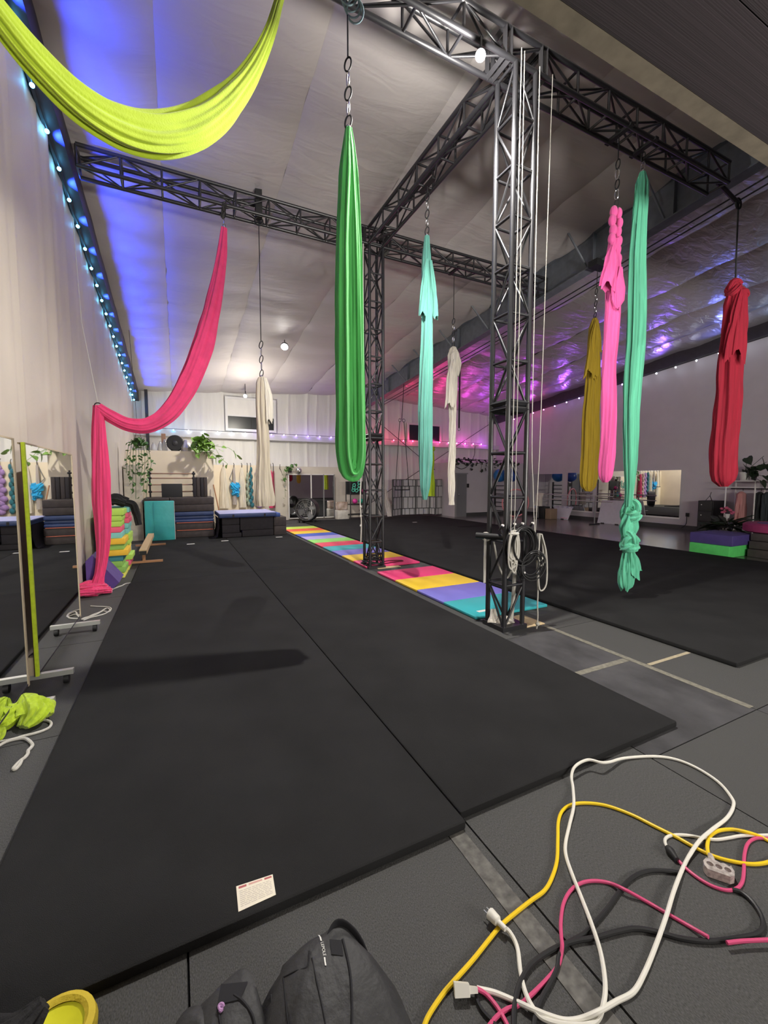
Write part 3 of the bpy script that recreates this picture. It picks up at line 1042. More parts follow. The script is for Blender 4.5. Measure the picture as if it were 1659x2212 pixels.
# right wall
pts = []
y = 3.0
while y < 16.6:
    pts.append(Vector((14.92, y, ceil_z(15.1, y) - .46)))
    y += .62
light_string('fairy lights along the dark rafter above the right wall', pts,
             lambda s: 'cyan' if s < .22 else 'white' if s < .55 else 'violet' if s < .82 else 'pink', None, 1, 0)
for y, c in ((3.6, (.04, .4, 1)), (5.4, (.05, .35, 1)), (7.2, (.15, .2, 1)), (9, (.25, .12, 1)), (11, (.3, .1, 1)), (13, (.4, .1, 1)), (15, (.6, .08, 1))):
    add_light('SPOT', 'string_glow_right', (14.90, y, ceil_z(15.1, y) - .50), 20, c, .03, (12.8, y, ceil_z(13, y)), 130, .8)

# ================================================================== lamps that can be seen
def flood(label, loc, aim, m=None, r=.075):
    t = thing('flood_lamp', label, 'lamp', loc)
    d = (Vector(aim) - Vector(loc)).normalized()
    loc = Vector(loc)
    MB().tube([loc + d * .02, loc - d * .05, loc - d * .12], [r, r * .95, r * .5], 16).build('housing', M_dark, t)
    MB().tube([loc + d * .022, loc + d * .03], [r * .86, r * .8], 16).build('lens', emis('lamp_lens', (1, .97, .9), 60), t)
    MB().tube([loc - d * .08, loc - d * .1 + Vector((0, 0, .14))], .012, 6).build('bracket', M_black, t)
    return t


flood('glaring white work lamp clamped under the near truss', (2.66, 3.40, 5.58), (1.6, 2.2, 3.6), r=.048)
flood('round white ceiling lamp beyond the far truss', (2.85, 12.2, 5.40), (1.9, 9.0, 2.5), r=.11)
flood('small white lamp behind the beige silk', (2.35, 16.35, 4.72), (1.5, 13.5, 3.2), r=.07)
bar(bpy.data.objects['flood_lamp.002'], 'drop_rod', (2.36, 16.42, 4.84), (2.36, 16.42, 5.25), .012, M_black, 6)

# ================================================================== rolling mirrors at the left wall
M_limeedge = mat('lime_edge', (.56, .72, .03), .6, var=.12, vscale=30)
M_tan = mat('tan_wood', (.46, .38, .26), .65, var=.1)
M_alu = mat('pale_metal', (.62, .63, .58), .35, metal=.6)
def rolling_mirror(label, y0, y1, x, feet, ztop, edge, lime):
    t = thing('rolling_mirror', label, 'mirror', (x, (y0 + y1) / 2, 0))
    MB().box((x - .03, y0 + .03, .13), (x - .004, y1 - .03, ztop - .012)).build('backing', M_tan, t)
    MB().box((x - .004, y0 + .03, .13), (x, y1 - .03, ztop - .012)).build('mirror_glass', M_mirror, t, False)
    MB().box((x - .017, y0, .11), (x + .005, y0 + .03, ztop)).build('frame_edge', M_limeedge if lime else edge, t, False)
    MB().box((x - .045, y1 - .03, .11), (x + .004, y1, ztop)).build('frame_edge', edge, t, False)
    MB().box((x - .045, y0 + .03, ztop - .012), (x + .004, y1 - .03, ztop)).build('frame_edge', edge, t, False)
    MB().box((x - .04, y0 + .03, .115), (x + .001, y1 - .03, .13)).build('frame_edge', M_dkbeam, t, False)
    for fy in feet:
        f = MB().box((x - .22, fy - .022, .075), (x + .22, fy + .022, .115)).build('foot', M_alu, t, False)
        MB().box((x - .06, fy - .028, .115), (x - .005, fy + .028, .26)).build('bracket', M_tan, f, False)
        for s in (-.17, .17):
            w = MB().lathe([(.012, -.02), (.036, -.018), (.038, 0), (.036, .018), (.012, .02)], (x + s, fy, .038), 14, 'X').build('caster', M_dark, f)
    return t


rolling_mirror('wheeled mirror panel nearest the camera at the left edge', 1.55, 3.94, -1.05, (1.9, 3.62), 1.95, M_tan, False)
rolling_mirror('wheeled mirror panel with a lime green edge beside the cream wall', 4.08, 5.72, -1.03, (4.13, 5.45), 1.935, M_tan, True)

# ================================================================== foam blocks, wedge, jacket
FB = {'lime': (.42, .66, .10), 'green': (.26, .50, .10), 'pinkred': (.78, .12, .20), 'aqua': (.20, .55, .50), 'yellow': (.85, .66, .06), 'orange': (.82, .50, .04),
      'tealdk': (.05, .22, .25), 'citron': (.80, .80, .14)}
for k in FB:
    mat('foam_' + k, FB[k], .8, var=.05)
colsA = ['citron', 'green', 'green', 'tealdk', 'orange', 'green', 'orange', 'aqua', 'pinkred', 'lime', 'lime', 'lime']
colsB = ['citron', 'pinkred', 'lime', 'aqua', 'citron', 'lime', 'lime', 'aqua', 'aqua', 'pinkred', 'pinkred', 'aqua']
ordn = ['bottom', 'second lowest', 'third lowest', 'fourth lowest', 'fifth lowest', 'sixth lowest', 'seventh lowest', 'eighth lowest', 'ninth lowest', 'third from the top', 'second from the top', 'topmost']
cn = {'lime': 'lime green', 'green': 'olive green', 'pinkred': 'pinkish red', 'aqua': 'aqua', 'yellow': 'yellow', 'orange': 'amber yellow', 'tealdk': 'dark teal', 'citron': 'lemon yellow'}
random.seed(12)
for st, cols, y0, xo in (('front', colsA, 8.20, 0), ('rear', colsB, 8.86, .03)):
    for i, c in enumerate(cols):
        jx, jy = random.uniform(-.03, .03), random.uniform(-.03, .01)
        if c == 'orange':
            jx += .05; jy -= .03
        z = .003 + i * .0965
        slab('foam_block', f'{cn[c]} foam block, {ordn[i]} of the {st} stack behind the pink silk', 'foam block', (-1.20 + xo + jx, y0 + jy + .04, z), (-.84 + xo + jx, y0 + .60 + jy, z + .0955), MATS['foam_' + c], .012, 'foam blocks stacked by the wall')

wd = MB()
prof = [(-1.245, .46), (-1.16, .55), (-.835, .10), (-.93, .004), (-1.245, .004)]
wd.loft([[Vector((x, 7.42, z)) for x, z in prof], [Vector((x, 8.02, z)) for x, z in prof]], True, True)
o = wd.build('foam_wedge', mat('foam_violet', (.085, .045, .22), .75, var=.1), None, False)
tag(o, 'dark violet foam wedge leaning on the wall behind the pink silk', 'foam wedge')
# black jacket slung over the blocks
jk = thing('jacket', 'black jacket slumped over the foam block stack', 'jacket', (-.95, 8.7, 1.17))
M_jk = mat('black_fleece', (.012, .012, .013), .9, bump=.6, bscale=40)
mb = MB()
for i in range(4):
    silk_mb([(-1.2 + .05 * i, 8.75 + .13 * i, 1.235), (-1.02, 8.80 + .12 * i, 1.30 + .02 * (i % 2)), (-.84, 8.82 + .12 * i, 1.24)], [(0, .06, .06), (.5, .10, .075), (1, .07, .06)], 4, .25, .4, 28, 70 + i, ref=(0, 1, 0), mb=mb)
mb.build('body', M_jk, jk)
silk_mb([(-.86, 8.95, 1.24), (-.74, 8.98, 1.20), (-.70, 8.98, 1.05), (-.66, 8.97, .82)], [(0, .07, .06), (.5, .075, .06), (1, .055, .05)], 4, .2, .5, 28, 75, ref=(0, 1, 0)).build('sleeve', M_jk, jk)

# ================================================================== low balance beam
M_oak = mat('oak_beam', (.50, .35, .19), .55, var=.18, vscale=6, stretch=(6, .6, 6))
M_oak2 = mat('red_oak', (.42, .21, .10), .55, var=.15)
bb = thing('balance_beam', 'low wooden balance beam on crossbar feet by the block stack', 'balance beam', (-.62, 10.5, .045))
brick(bb, 'beam', (-.69, 9.18, .24), (-.56, 12.0, .32), M_oak)
brick(bb, 'end_cap', (-.685, 9.165, .225), (-.565, 9.185, .30), M_dark)
for y in (9.35, 11.75):
    brick(bb, 'crossbar', (-.98 if y < 10 else -.95, y - .03, .0465), (-.30, y + .03, .085), M_oak2)
    brick(bb, 'post', (-.65, y - .025, .085), (-.60, y + .025, .24), M_oak2)

# ================================================================== loose cords and cloth on the left strip
def cord(name, label, cat, pix, r, m, z=None, group=None, n=8, close=False):
    pts = [fl(x, y, (z or r) + (e[0] if e else 0)) for x, y, *e in pix]
    pts = smooth_path(pts, 8)
    o = MB().tube([p for p in pts], r, n).build(name, m)
    return tag(o, label, cat, group)


cord('white_rope', 'thin white rope between the pink cloth and the violet wedge', 'rope', [(288, 1259), (272, 1261), (264, 1265), (255, 1268), (240, 1274), (225, 1279), (208, 1284)], .010, M_rope)
cord('white_rope', 'bunched white rope in front of the pink pooled cloth', 'rope',
     [(196, 1309), (210, 1310), (232, 1311), (240, 1315), (234, 1322), (222, 1320), (210, 1326), (198, 1331), (184, 1334), (176, 1338), (184, 1336), (200, 1328), (216, 1322), (230, 1314), (237, 1318), (228, 1325), (212, 1330), (195, 1334), (180, 1340)], .008, M_rope)
cord('white_rope', 'white rope looping out from the lime cloth in the left corner', 'rope',
     [(-25, 1563), (0, 1553), (30, 1545), (60, 1548), (86, 1553, .01), (100, 1556), (110, 1561), (108, 1570), (96, 1577), (75, 1584), (50, 1590), (30, 1596), (0, 1602), (-25, 1603)], .0085, M_rope)
cord('white_rope', 'white rope with a knotted end loop in the left corner', 'rope',
     [(-20, 1622), (10, 1604), (33, 1597), (52, 1595), (64, 1601), (70, 1609), (66, 1616), (61, 1621), (60, 1628), (54, 1636), (47, 1641), (40, 1647), (31, 1657), (29, 1661), (34, 1661), (42, 1652), (46, 1644)], .0095, M_rope)
lp = thing('lime_cloth', 'crumpled lime green cloth lying on the floor at the left', 'cloth', fl(52, 1560))
c0 = fl(50, 1568)
mb = MB()
silk_mb([c0 + Vector((-.02, .12, .16)), c0 + Vector((-.03, .07, .10)), c0 + Vector((-.13, -.02, .06)), c0 + Vector((-.16, -.08, .03))], [(0, .015, .015), (.3, .06, .045), (.7, .085, .05), (1, .04, .03)], 4, .2, .4, 40, 81, mb=mb)
silk_mb([c0 + Vector((-.02, .12, .165)), c0 + Vector((.02, .06, .12)), c0 + Vector((.06, -.02, .07)), c0 + Vector((.02, -.08, .03))], [(0, .015, .015), (.3, .07, .05), (.7, .10, .06), (1, .05, .02)], 5, .2, .4, 40, 82, mb=mb)
silk_mb([c0 + Vector((.02, .04, .10)), c0 + Vector((.10, .05, .09)), c0 + Vector((.15, .0, .04))], [(0, .05, .04), (.6, .06, .05), (1, .02, .02)], 4, .2, .4, 40, 83, ref=(0, 1, 0), mb=mb)
mb.build('folds', F_lime, lp)
silk_mb([c0 + Vector((-.10, -.06, .04)), c0 + Vector((-.09, -.15, .02)), c0 + Vector((-.15, -.23, .016)), c0 + Vector((-.19, -.27, .014))], [(0, .03, .02), (.5, .03, .014), (1, .008, .01)], 3, .2, 0, 24, 84).build('trailing_end', F_lime, lp)

# ================================================================== far left: mats, rack, silks on hooks
M_foamb = mat('charcoal_foam', (.062, .050, .048), .85, var=.15, vscale=10)
M_foamd = mat('dark_foam', (.030, .026, .030), .85, var=.15, vscale=10)
M_navy = mat('navy_vinyl', (.028, .052, .155), .5, var=.1, bump=.15, bscale=12)
M_lav = mat('crash_top', (.34, .36, .62), .45, var=.08, bump=.15, bscale=9)
M_tealm = mat('teal_vinyl', (.05, .46, .45), .42, var=.08, vscale=2, bump=.4, bscale=5)
M_orl = mat('coral_edge', (.85, .22, .12), .6)


def pbox(name, label, cat, x0, x1, y0, y1, Y, dep, m, r=.02, group=None, zmin=None):
    """block whose front face at depth Y covers a given place on the far side of the hall"""
    a = atY(x0, (y0 + y1) / 2, Y); b_ = atY(x1, (y0 + y1) / 2, Y)
    xm = (x0 + x1) / 2
    z1 = atY(xm, y0, Y).z; z0 = atY(xm, y1, Y).z
    if zmin is not None:
        z0 = max(z0, zmin)
    return slab(name, label, cat, (a.x, Y, z0), (b_.x, Y + dep, z1), m, r, group)


# stack under the rack: heights taken from the photo at Y = 12.95
g = 'dark foam blocks piled by the far partition'
X0, X1, YS = -.82, .93, 12.95
lay = [(.0475, .245, M_foamb), (.26, .455, M_foamb), (.47, .555, M_navy), (.557, .645, M_navy), (.647, .77, M_navy), (.775, .965, M_foamb), (.968, 1.16, M_foamb)]
nm = ['bottom', 'second lowest', 'lowest navy', 'middle navy', 'upper navy', 'second from the top', 'topmost']
for i, (z0, z1, m) in enumerate(lay):
    if m is M_navy:
        slab('folded_mat', f'{nm[i]} folded vinyl mat in the stack under the rack', 'mat', (X0 + .02 * i, YS + .02 * (i % 2), z0), (X1 - .01, YS + 1.15, z1), m, .03, 'navy folded mats')
    else:
        xm = X0 + (.62 if i in (0, 6) else .5)
        slab('foam_block', f'dark brown foam block, left one in the {nm[i]} row under the rack', 'foam block', (X0, YS, z0), (xm - .006, YS + 1.15, z1), m, .015, g)
        slab('foam_block', f'dark brown foam block, right one in the {nm[i]} row under the rack', 'foam block', (xm + .006, YS, z0), (X1, YS + 1.15, z1), m, .015, g)
for z in (.2525, .4625):
    slab('coral_strip', 'thin coral red strip between dark foam blocks, ' + ('lower' if z < .4 else 'upper') + ' one', 'mat', (-.05, YS - .01, z - .006), (X1 - .04, YS + .4, z + .006), M_orl, .004)
tl = atY(311, 1083, 12.62); tr_ = atY(376, 1083, 12.62)
tm = thing('gym_mat', 'teal vinyl mat standing on edge against the dark stack', 'mat', (tl.x, 12.6, .047))
MB().rbox((tl.x, 12.60, .047), (tr_.x, 12.72, tl.z), .02).build('mat_panel', M_tealm, tm)
MB().box((tr_.x - .006, 12.597, .06), (tr_.x + .004, 12.725, tl.z - .02)).build('white_piping', M_white, tm)
MB().box((tl.x + .3 * (tr_.x - tl.x), 12.594, .07), (tl.x + .3 * (tr_.x - tl.x) + .004, 12.601, tl.z - .03)).build('fold_seam', mat('teal_dark', (.03, .28, .28), .5), tm)

# crash mat pile
g2 = 'dark foam blocks under the navy crash mat'
for i, (x0, x1, z0, z1) in enumerate([(1.08, 1.60, .0475, .17), (1.61, 2.49, .0475, .23), (1.08, 1.55, .175, .40), (1.56, 2.49, .235, .60), (1.08, 1.55, .405, .60)]):
    slab('foam_block', ['low left', 'long bottom', 'middle left', 'large centre', 'upper left'][i] + ' dark foam block under the navy crash mat', 'foam block', (x0 + .003, 12.42, z0), (x1 - .003, 13.7, z1), M_foamd, .015, g2)
slab('foam_block', 'brown foam block right of the crash pile, bottom one', 'foam block', (2.50, 12.40, .0475), (2.86, 13.5, .31), M_foamb, .015, g2)
slab('foam_block', 'brown foam block right of the crash pile, upper one', 'foam block', (2.50, 12.40, .315), (2.86, 13.5, .575), M_foamb, .015, g2)
slab('folded_mat', 'small royal blue mat on the right brown blocks', 'mat', (2.50, 12.44, .58), (2.70, 13.4, .69), mat('royal_vinyl', (.03, .08, .32), .5), .02)
cm = thing('crash_mat', 'wide navy crash mat with pale blue top lying on dark blocks', 'mat', (1.8, 13, .60))
MB().rbox((1.0, 12.30, .603), (2.56, 13.85, .72), .03).build('cover', M_navy, cm)
MB().box((1.02, 12.32, .7195), (2.54, 13.83, .7245)).build('top_sheet', M_lav, cm, False)
for x in (1.35, 2.2):
    MB().box((x, 12.288, .62), (x + .05, 12.30, .70)).build('strap', M_dark, cm, False)
# black cloth hanging down the left side of the pile
mb = MB().loft([[Vector((x, y, z)) for x, z in ((1.0, .60), (1.005, .35), (.96, .1), (.9, .05))] for y in [12.36 + .12 * k + .0 for k in range(11)]], closed=False)
o = mb.build('side_cover', mat('black_cover', (.012, .011, .016), .8), cm)

# rack with dowels on the stack
rk = thing('dowel_rack', 'open wooden dowel rack standing on the dark foam stack', 'rack', (0, 13.5, 1.16))
xl, xr_ = atY(324, 1050, 13.5).x, atY(419, 1050, 13.5).x
for x in (xl, xr_):
    bar(rk, 'post', (x, 13.5, 1.163), (x, 13.5, atY(370, 1018, 13.5).z), .022, M_dark, 8)
for yy in (1023, 1033, 1047, 1062):
    z = atY(370, yy, 13.5).z
    bar(rk, 'dowel', (xl - .03, 13.5, z), (xr_ + .03, 13.5, z), .017, mat('dowel_wood', (.36, .22, .15), .6), 8)
    for x in (xl, xr_):
        bar(rk, 'clamp', (x - .045, 13.5, z), (x + .045, 13.5, z), .028, M_dark, 8)
pbox('board', 'black board leaning on the dowel rack', 'board', 349, 394, 1045, 1075, 13.35, .04, mat('charcoal_board', (.028, .028, .030), .7), .005, zmin=1.163)
for i, (a, b_) in enumerate(((417, 424), (424.6, 432), (433, 440), (440.6, 448))):
    pbox('foam_plank', ['leftmost', 'second', 'third', 'rightmost'][i] + ' upright brown foam plank beside the dowel rack', 'foam plank', a, b_, 1031, 1073, 13.2, .3, M_foamb if i % 2 else M_foamd, .01, 'upright foam planks', zmin=1.163)
pa, pb = atY(461, 1047, 14.1), atY(472, 1098, 13.9)
o = MB().tube([pa, pb, (pb.x + .1, 13.9, .05)], .018, 8).build('wood_staff', M_oak2)
tag(o, 'thin wooden staff leaning at the partition corner', 'staff')

# hooks with silks on the far panelling
YH = 17.36
def hooked(label, x, ytop, ybot, w0, w1, m, seed, braid=False, twist=.3, extra=None):
    p = atY(x, ytop, YH); zb = atY(x, ybot, YH).z
    t = thing('hung_silk', label, 'aerial silk', p, 'silks on the far wall hooks')
    hk = atY(x, 1003, YH)
    MB().tube(smooth_path([(p.x, YH + .05, hk.z + .05), (p.x + .01, YH, hk.z - .02), (p.x, YH - .03, p.z - .03), (p.x, YH - .02, p.z)], 4), .012, 6).build('hook', M_dark, t)
    k = .0195
    if braid:
        mb = MB()
        n = int((p.z - zb) / .14)
        for i in range(n):
            s = i / n
            w = (w0 + (w1 - w0) * s) * k * .5
            mb.sphere((p.x + (-1) ** i * w * .35, YH - .05, p.z - .14 * i - .08), .10, 10, 8, (w / .10 * .95, .8, 1.05))
        mb.build('braid', m, t)
    else:
        path = [Vector((p.x, YH - .05, p.z + (zb - p.z) * i / 8)) for i in range(9)]
        silk_mb(path, [(0, .03, .03), (.12, w0 * k * .42, .05), (1, w1 * k * .5, .10)], 6, .16, twist, 48, seed, sub=3).build('fabric', m, t)
    return t


hooked('ivory silk on the leftmost far wall hook', 482, 1008, 1098, 10, 19, fabric('silk_ivory', (.72, .66, .54)), 101)
hb_ = hooked('grey harness strap with a bright blue bundle on a far wall hook', 505, 1010, 1090, 4, 7, fabric('silk_greyrose', (.45, .40, .37)), 102)
pp = atY(507, 1058, YH)
knot(hb_, pp + Vector((0, -.08, .12)), .16, fabric('silk_azure', (.02, .42, .80)), 103, 'blue_bundle')
knot(hb_, pp + Vector((.02, -.08, -.12)), .14, fabric('silk_azure', (.02, .42, .80)), 104, 'blue_bundle')
MB().tube([atY(505, 1010, YH), atY(496, 1034, YH), atY(507, 1048, YH)], .016, 6).build('strap', M_grey, hb_)
hooked('ivory silk on the third far wall hook, right of the blue bundle', 522, 1010, 1096, 9, 13, fabric('silk_ivory', (.72, .66, .54)), 105)
hooked('grey-green braided silk hanging on the far wall', 534, 1022, 1096, 5, 7, fabric('silk_sage', (.33, .40, .30)), 106, True)
tb = hooked('dark teal braided silk hanging on the far wall', 541, 1010, 1096, 5, 9, fabric('silk_petrol', (.025, .16, .20)), 107, True)
hooked('lilac braided silk on the far wall behind the beige silk', 556, 1012, 1096, 9, 14, fabric('silk_lilac', (.36, .22, .48)), 108, True)
hooked('rose-white braided silk on the far wall behind the beige silk', 568, 1014, 1096, 7, 10, fabric('silk_rosewhite', (.55, .42, .38)), 109, True)
hooked('bright pink silk on a hook right of the beige silk', 584, 1016, 1097, 8, 7, F_pink, 110)
hooked('maroon silk next to the bright pink one on the hooks', 590, 1018, 1097, 3, 5, fabric('silk_maroon', (.30, .02, .06)), 111)
he = thing('wall_hook', 'empty wall hook with a thin cord right of the pink silk', 'hook', atY(605, 1005, YH))
MB().tube([atY(605, 1003, YH), atY(604, 1012, YH), atY(606, 1014, YH)], .012, 6).build('hook', M_dark, he)
MB().tube([atY(605, 1012, YH), atY(611, 1026, YH)], .006, 6).build('cord', M_dark, he)

# plants -------------------------------------------------------------
M_leaf = mat('leaf_green', (.07, .17, .035), .5, var=.3, vscale=9)
M_leaf2 = mat('leaf_light', (.17, .32, .05), .5, var=.3, vscale=9)
M_leafd = mat('leaf_dark', (.018, .032, .016), .5, var=.3)
M_pot = mat('black_pot', (.02, .02, .02), .6)


def leaf_mesh(key, m, heart=True):
    kk = ('leaf', key)
    if kk in _UNIT:
        return _UNIT[kk]
    if heart:
        out = [(0, 0), (.22, -.14), (.44, -.02), (.46, .25), (.30, .62), (0, 1.0), (-.30, .62), (-.46, .25), (-.44, -.02), (-.22, -.14)]
    else:
        out = [(0, 0), (.10, .12), (.16, .4), (.10, .75), (0, 1.0), (-.10, .75), (-.16, .4), (-.10, .12)]
    vs = [(x, y, .10 * abs(x) * 1.5 - .18 * y * y) for x, y in out] + [(0, .35, -.03)]
    c = len(vs) - 1
    fs = [(i, (i + 1) % c, c) for i in range(c)]
    vs2 = [(x, y, z - .012) for x, y, z in vs]
    n0 = len(vs)
    fs += [tuple(reversed([i + n0 for i in f])) for f in fs]
    me = bpy.data.meshes.new('leaf')
    me.from_pydata(vs + vs2, [], fs)
    me.update()
    me.materials.append(m)
    _UNIT[kk] = me
    return me


def add_leaf(t, p, size, direction, key, m, heart=True, roll=0.0):
    o = bpy.data.objects.new('leaf', leaf_mesh(key, m, heart))
    d = Vector(direction).normalized()
    q = d.to_track_quat('Y', 'Z') @ Quaternion((0, 1, 0), roll)
    o.rotation_mode = 'QUATERNION'
    o.rotation_quaternion = q
    o.scale = (size, size, size)
    o.location = Vector(p) - root_loc(t)
    o.parent = t
    COL.objects.link(o)


def trailing_plant(name, label, pot, vines, key, m, size, seed, potr=.09, nper=9, heart=True, potm=None, cat='plant', jit=.06):
    t = thing(name, label, cat, pot)
    pot = Vector(pot)
    MB().lathe([(potr * .7, 0), (potr, potr * 1.6), (potr * 1.05, potr * 1.6), (potr * .9, potr * 1.5)], pot, 16).build('pot', potm or M_pot, t)
    rng = random.Random(seed)
    for v in vines:
        pts = smooth_path([pot + Vector((0, 0, potr * 1.6))] + [Vector(p) for p in v], 5)
        MB().tube(pts, .006, 5).build('stem', m, t)
        for k in range(nper):
            s = (k + .7) / nper
            p = pts[min(len(pts) - 1, int(s * len(pts)))] + Vector((rng.uniform(-jit, jit), rng.uniform(-jit, jit * .3), rng.uniform(-jit, jit)))
            d = Vector((rng.uniform(-1, 1), rng.uniform(-1, -.1), rng.uniform(-1.2, .3)))
            add_leaf(t, p, size * rng.uniform(.7, 1.25), d, key, m, heart, rng.uniform(-.8, .8))
    return t


# ivy hanging at the left corner
p = atY(299, 955, 12.6)
V = []
for i in range(9):
    dx = (i - 4) * .045
    V.append([p + Vector((dx, -.06, -.02)), p + Vector((dx * 1.5, -.09, -.45 - .05 * (i % 3))), p + Vector((dx * 1.3 - .05, -.09, -.8 - .22 * ((i * 5) % 4)))])
t = trailing_plant('hanging_ivy', 'dark green ivy trailing from a hanging pot at the left corner', p + Vector((0, 0, -.1)), V, 'ivy', M_leaf, .085, 5, .10, 18)
for s in (-1, 1):
    MB().tube([p + Vector((s * .09, 0, .05)), atY(297, 925, 12.6), (p.x - .1, 12.6, 5.4)], .005, 5).build('hang_wire', M_dark, t)
# pothos on top of the partition
p = atY(437, 965, 14.35); p.z = atY(437, 971, 14.25).z
V = []
rng = random.Random(9)
for i in range(16):
    a = -.8 + 2.4 * i / 15
    V.append([p + Vector((.25 * cos(a * 1.3) * rng.uniform(-1, 1), -.2, .30 * rng.uniform(.2, 1.3))), p + Vector((rng.uniform(-.4, .55), -.42, rng.uniform(-.35, .40)))])
V.append([p + Vector((.4, -.3, .1)), p + Vector((.75, -.35, .05)), p + Vector((1.0, -.35, -.2))])
V.append([p + Vector((.3, -.3, .1)), p + Vector((.5, -.35, -.25)), p + Vector((.7, -.35, -.45))])
trailing_plant('pothos_plant', 'bushy green pothos spilling over the partition top', p, V, 'pothos', M_leaf2, .19, 6, .14, 5, jit=.10)
# small plant beside the far mirror
p = atY(626, 1021, 17.2)
trailing_plant('potted_plant', 'small trailing plant in a black pot above the far mirror', p, [[p + Vector((-.1, -.05, .1)), p + Vector((-.2, -.06, -.2)), p + Vector((-.22, -.06, -1.0))], [p + Vector((.05, -.05, .25)), p + Vector((-.15, -.06, .2))], [p + Vector((-.2, -.05, .2)), p + Vector((-.3, -.06, -.3))], [p + Vector((.1, 0, .25)), p + Vector((.2, 0, .3))]], 'small', M_leaf, .11, 8, .10, 9)
# things on top of the partition
zt = p0.z
fan = thing('desk_fan', 'round black fan lying on the partition top', 'fan', (atY(379, 971, 14.5).x, 14.5, zt))
fx = fan.location.x
MB().lathe([(.22, -.05), (.245, -.02), (.245, .04), (.2, .06)], (fx, 14.45, zt + .25), 24, 'Y').build('shroud', M_dark, fan)
MB().lathe([(.02, -.09), (.07, -.07), (.07, -.045)], (fx, 14.45, zt + .25), 16, 'Y').build('hub', mat('hub_grey', (.03, .03, .035), .5), fan)
MB().box((fx - .12, 14.38, zt), (fx + .12, 14.52, zt + .03)).build('stand', M_dark, fan)
sh = thing('silver_lampshade', 'crumpled silver shade beside the round black fan', 'lampshade', (atY(403, 970, 14.5).x, 14.5, zt))
MB().lathe([(.17, 0), (.19, .12), (.13, .27), (.05, .36)], sh.location, 9).build('shade', mat('silver_foil', (.6, .58, .56), .35, metal=.7, bump=.4, bscale=8), sh, False)
for i, x in enumerate((332, 347, 356)):
    q = atY(x, 970, 14.6)
    o = MB().lathe([(.07, 0), (.09, .05), (.06, .18 + .04 * i), (.03, .22 + .05 * i), (.035, .26 + .05 * i)], (q.x, 14.6, zt), 12).build('glass_vase', mat('smoky_glass', (.45, .46, .47), .2, spec=.6))
    tag(o, ['leftmost', 'middle', 'rightmost'][i] + ' pale grey vase on the partition top', 'vase', 'vases on the partition')
q = atY(353, 948, 14.62)
tag(slab('cork_strip', 'brown cork strip standing on the partition behind the vases', 'strip', (q.x - .06, 14.7, zt), (q.x + .06, 14.73, zt + .55), mat('cork', (.33, .19, .12), .8), .004), None)

# far mirrors with a drum fan in front
YM = 17.25
fm_ = thing('wall_mirror', 'three-leaf far mirror behind the drum fan', 'mirror', (atY(672, 1120, YM).x, YM, 0))
ed = [atY(x, 1075, YM).x for x in (624, 672.5, 699.5, 722)]
zt2, zb2 = atY(672, 1026, YM).z, .10
for a, b_ in zip(ed, ed[1:]):
    MB().box((a + .025, YM, zb2), (b_ - .025, YM + .02, zt2)).build('mirror_leaf', M_mirror, fm_, False)
for x in ed:
    MB().box((x - .022, YM - .012, zb2 - .05), (x + .022, YM + .03, zt2 + .03)).build('frame_stile', M_white if x in (ed[0], ed[1]) else M_grey, fm_, False)
for z in (zb2 - .05, zt2):
    MB().box((ed[0], YM - .012, z), (ed[-1], YM + .03, z + .04)).build('frame_rail', M_white, fm_, False)

fc = fl(664, 1127)
fc = Vector((fc.x, 15.9, 0))
fc.x = atY(664, 1104, 15.9).x
df = thing('drum_fan', 'large black drum fan on casters in front of the far mirror', 'fan', (fc.x, 15.9, 0))
cz = .52
ang = radians(-38)
def rotp(mb):
    R = Matrix.Rotation(ang, 3, 'Z')
    c = Vector((fc.x, 15.9, 0))
    mb.v = [R @ (v - c) + c for v in mb.v]
    return mb


rotp(MB().lathe([(.41, -.17), (.44, -.17), (.45, 0), (.44, .17), (.41, .17), (.41, -.17)], (fc.x, 15.9, cz), 32, 'Y', False)).build('drum', M_black, df)
mb = MB()
for r in (.08, .16, .24, .32, .40):
    mb.torus((fc.x, 15.9 - .17, cz), r, .005, (0, 1, 0), 28, 5)
for k in range(10):
    a = 2 * pi * k / 10
    mb.tube([(fc.x, 15.9 - .17, cz), (fc.x + .42 * cos(a), 15.9 - .17, cz + .42 * sin(a))], .005, 5)
rotp(mb).build('grille', M_grey, df)
for k in range(4):
    a = 2 * pi * k / 4 + .4
    u = Vector((cos(a), 0, sin(a))); w = Vector((-sin(a), .35, cos(a)))
    c = Vector((fc.x, 15.9, cz))
    mb = MB().add([c + u * .07 - w * .05, c + u * .38 - w * .11, c + u * .38 + w * .11, c + u * .07 + w * .05], [(0, 1, 2, 3)])
    mb.v += [v + Vector((0, .006, 0)) for v in mb.v[:4]]; mb.f.append((7, 6, 5, 4))
    rotp(mb).build('blade', mat('blade_grey', (.30, .30, .30), .4, metal=.3), df, False)
rotp(MB().lathe([(.03, -.16), (.09, -.12), (.09, .12), (.03, .16)], (fc.x, 15.9, cz), 16, 'Y')).build('motor', M_dark, df)
for sx in (-.3, 0, .3):
    rotp(MB().lathe([(.02, -.02), (.045, -.015), (.045, .015), (.02, .02)], (fc.x + sx, 15.82, .049), 12, 'X')).build('caster', M_dark, df)
rotp(MB().box((fc.x - .34, 15.78, .075), (fc.x + .34, 16.02, .11))).build('base', M_black, df)

hs = thing('mirror_ball', 'small silver mirror ball on top of the far mirror', 'mirror ball', atY(645, 1020, 17.2))
MB().sphere(hs.location + Vector((0, 0, .06)), .14, 14, 9).build('ball', mat('mirror_chips', (.75, .75, .72), .2, metal=.9, bump=.6, bscale=20), hs, False)
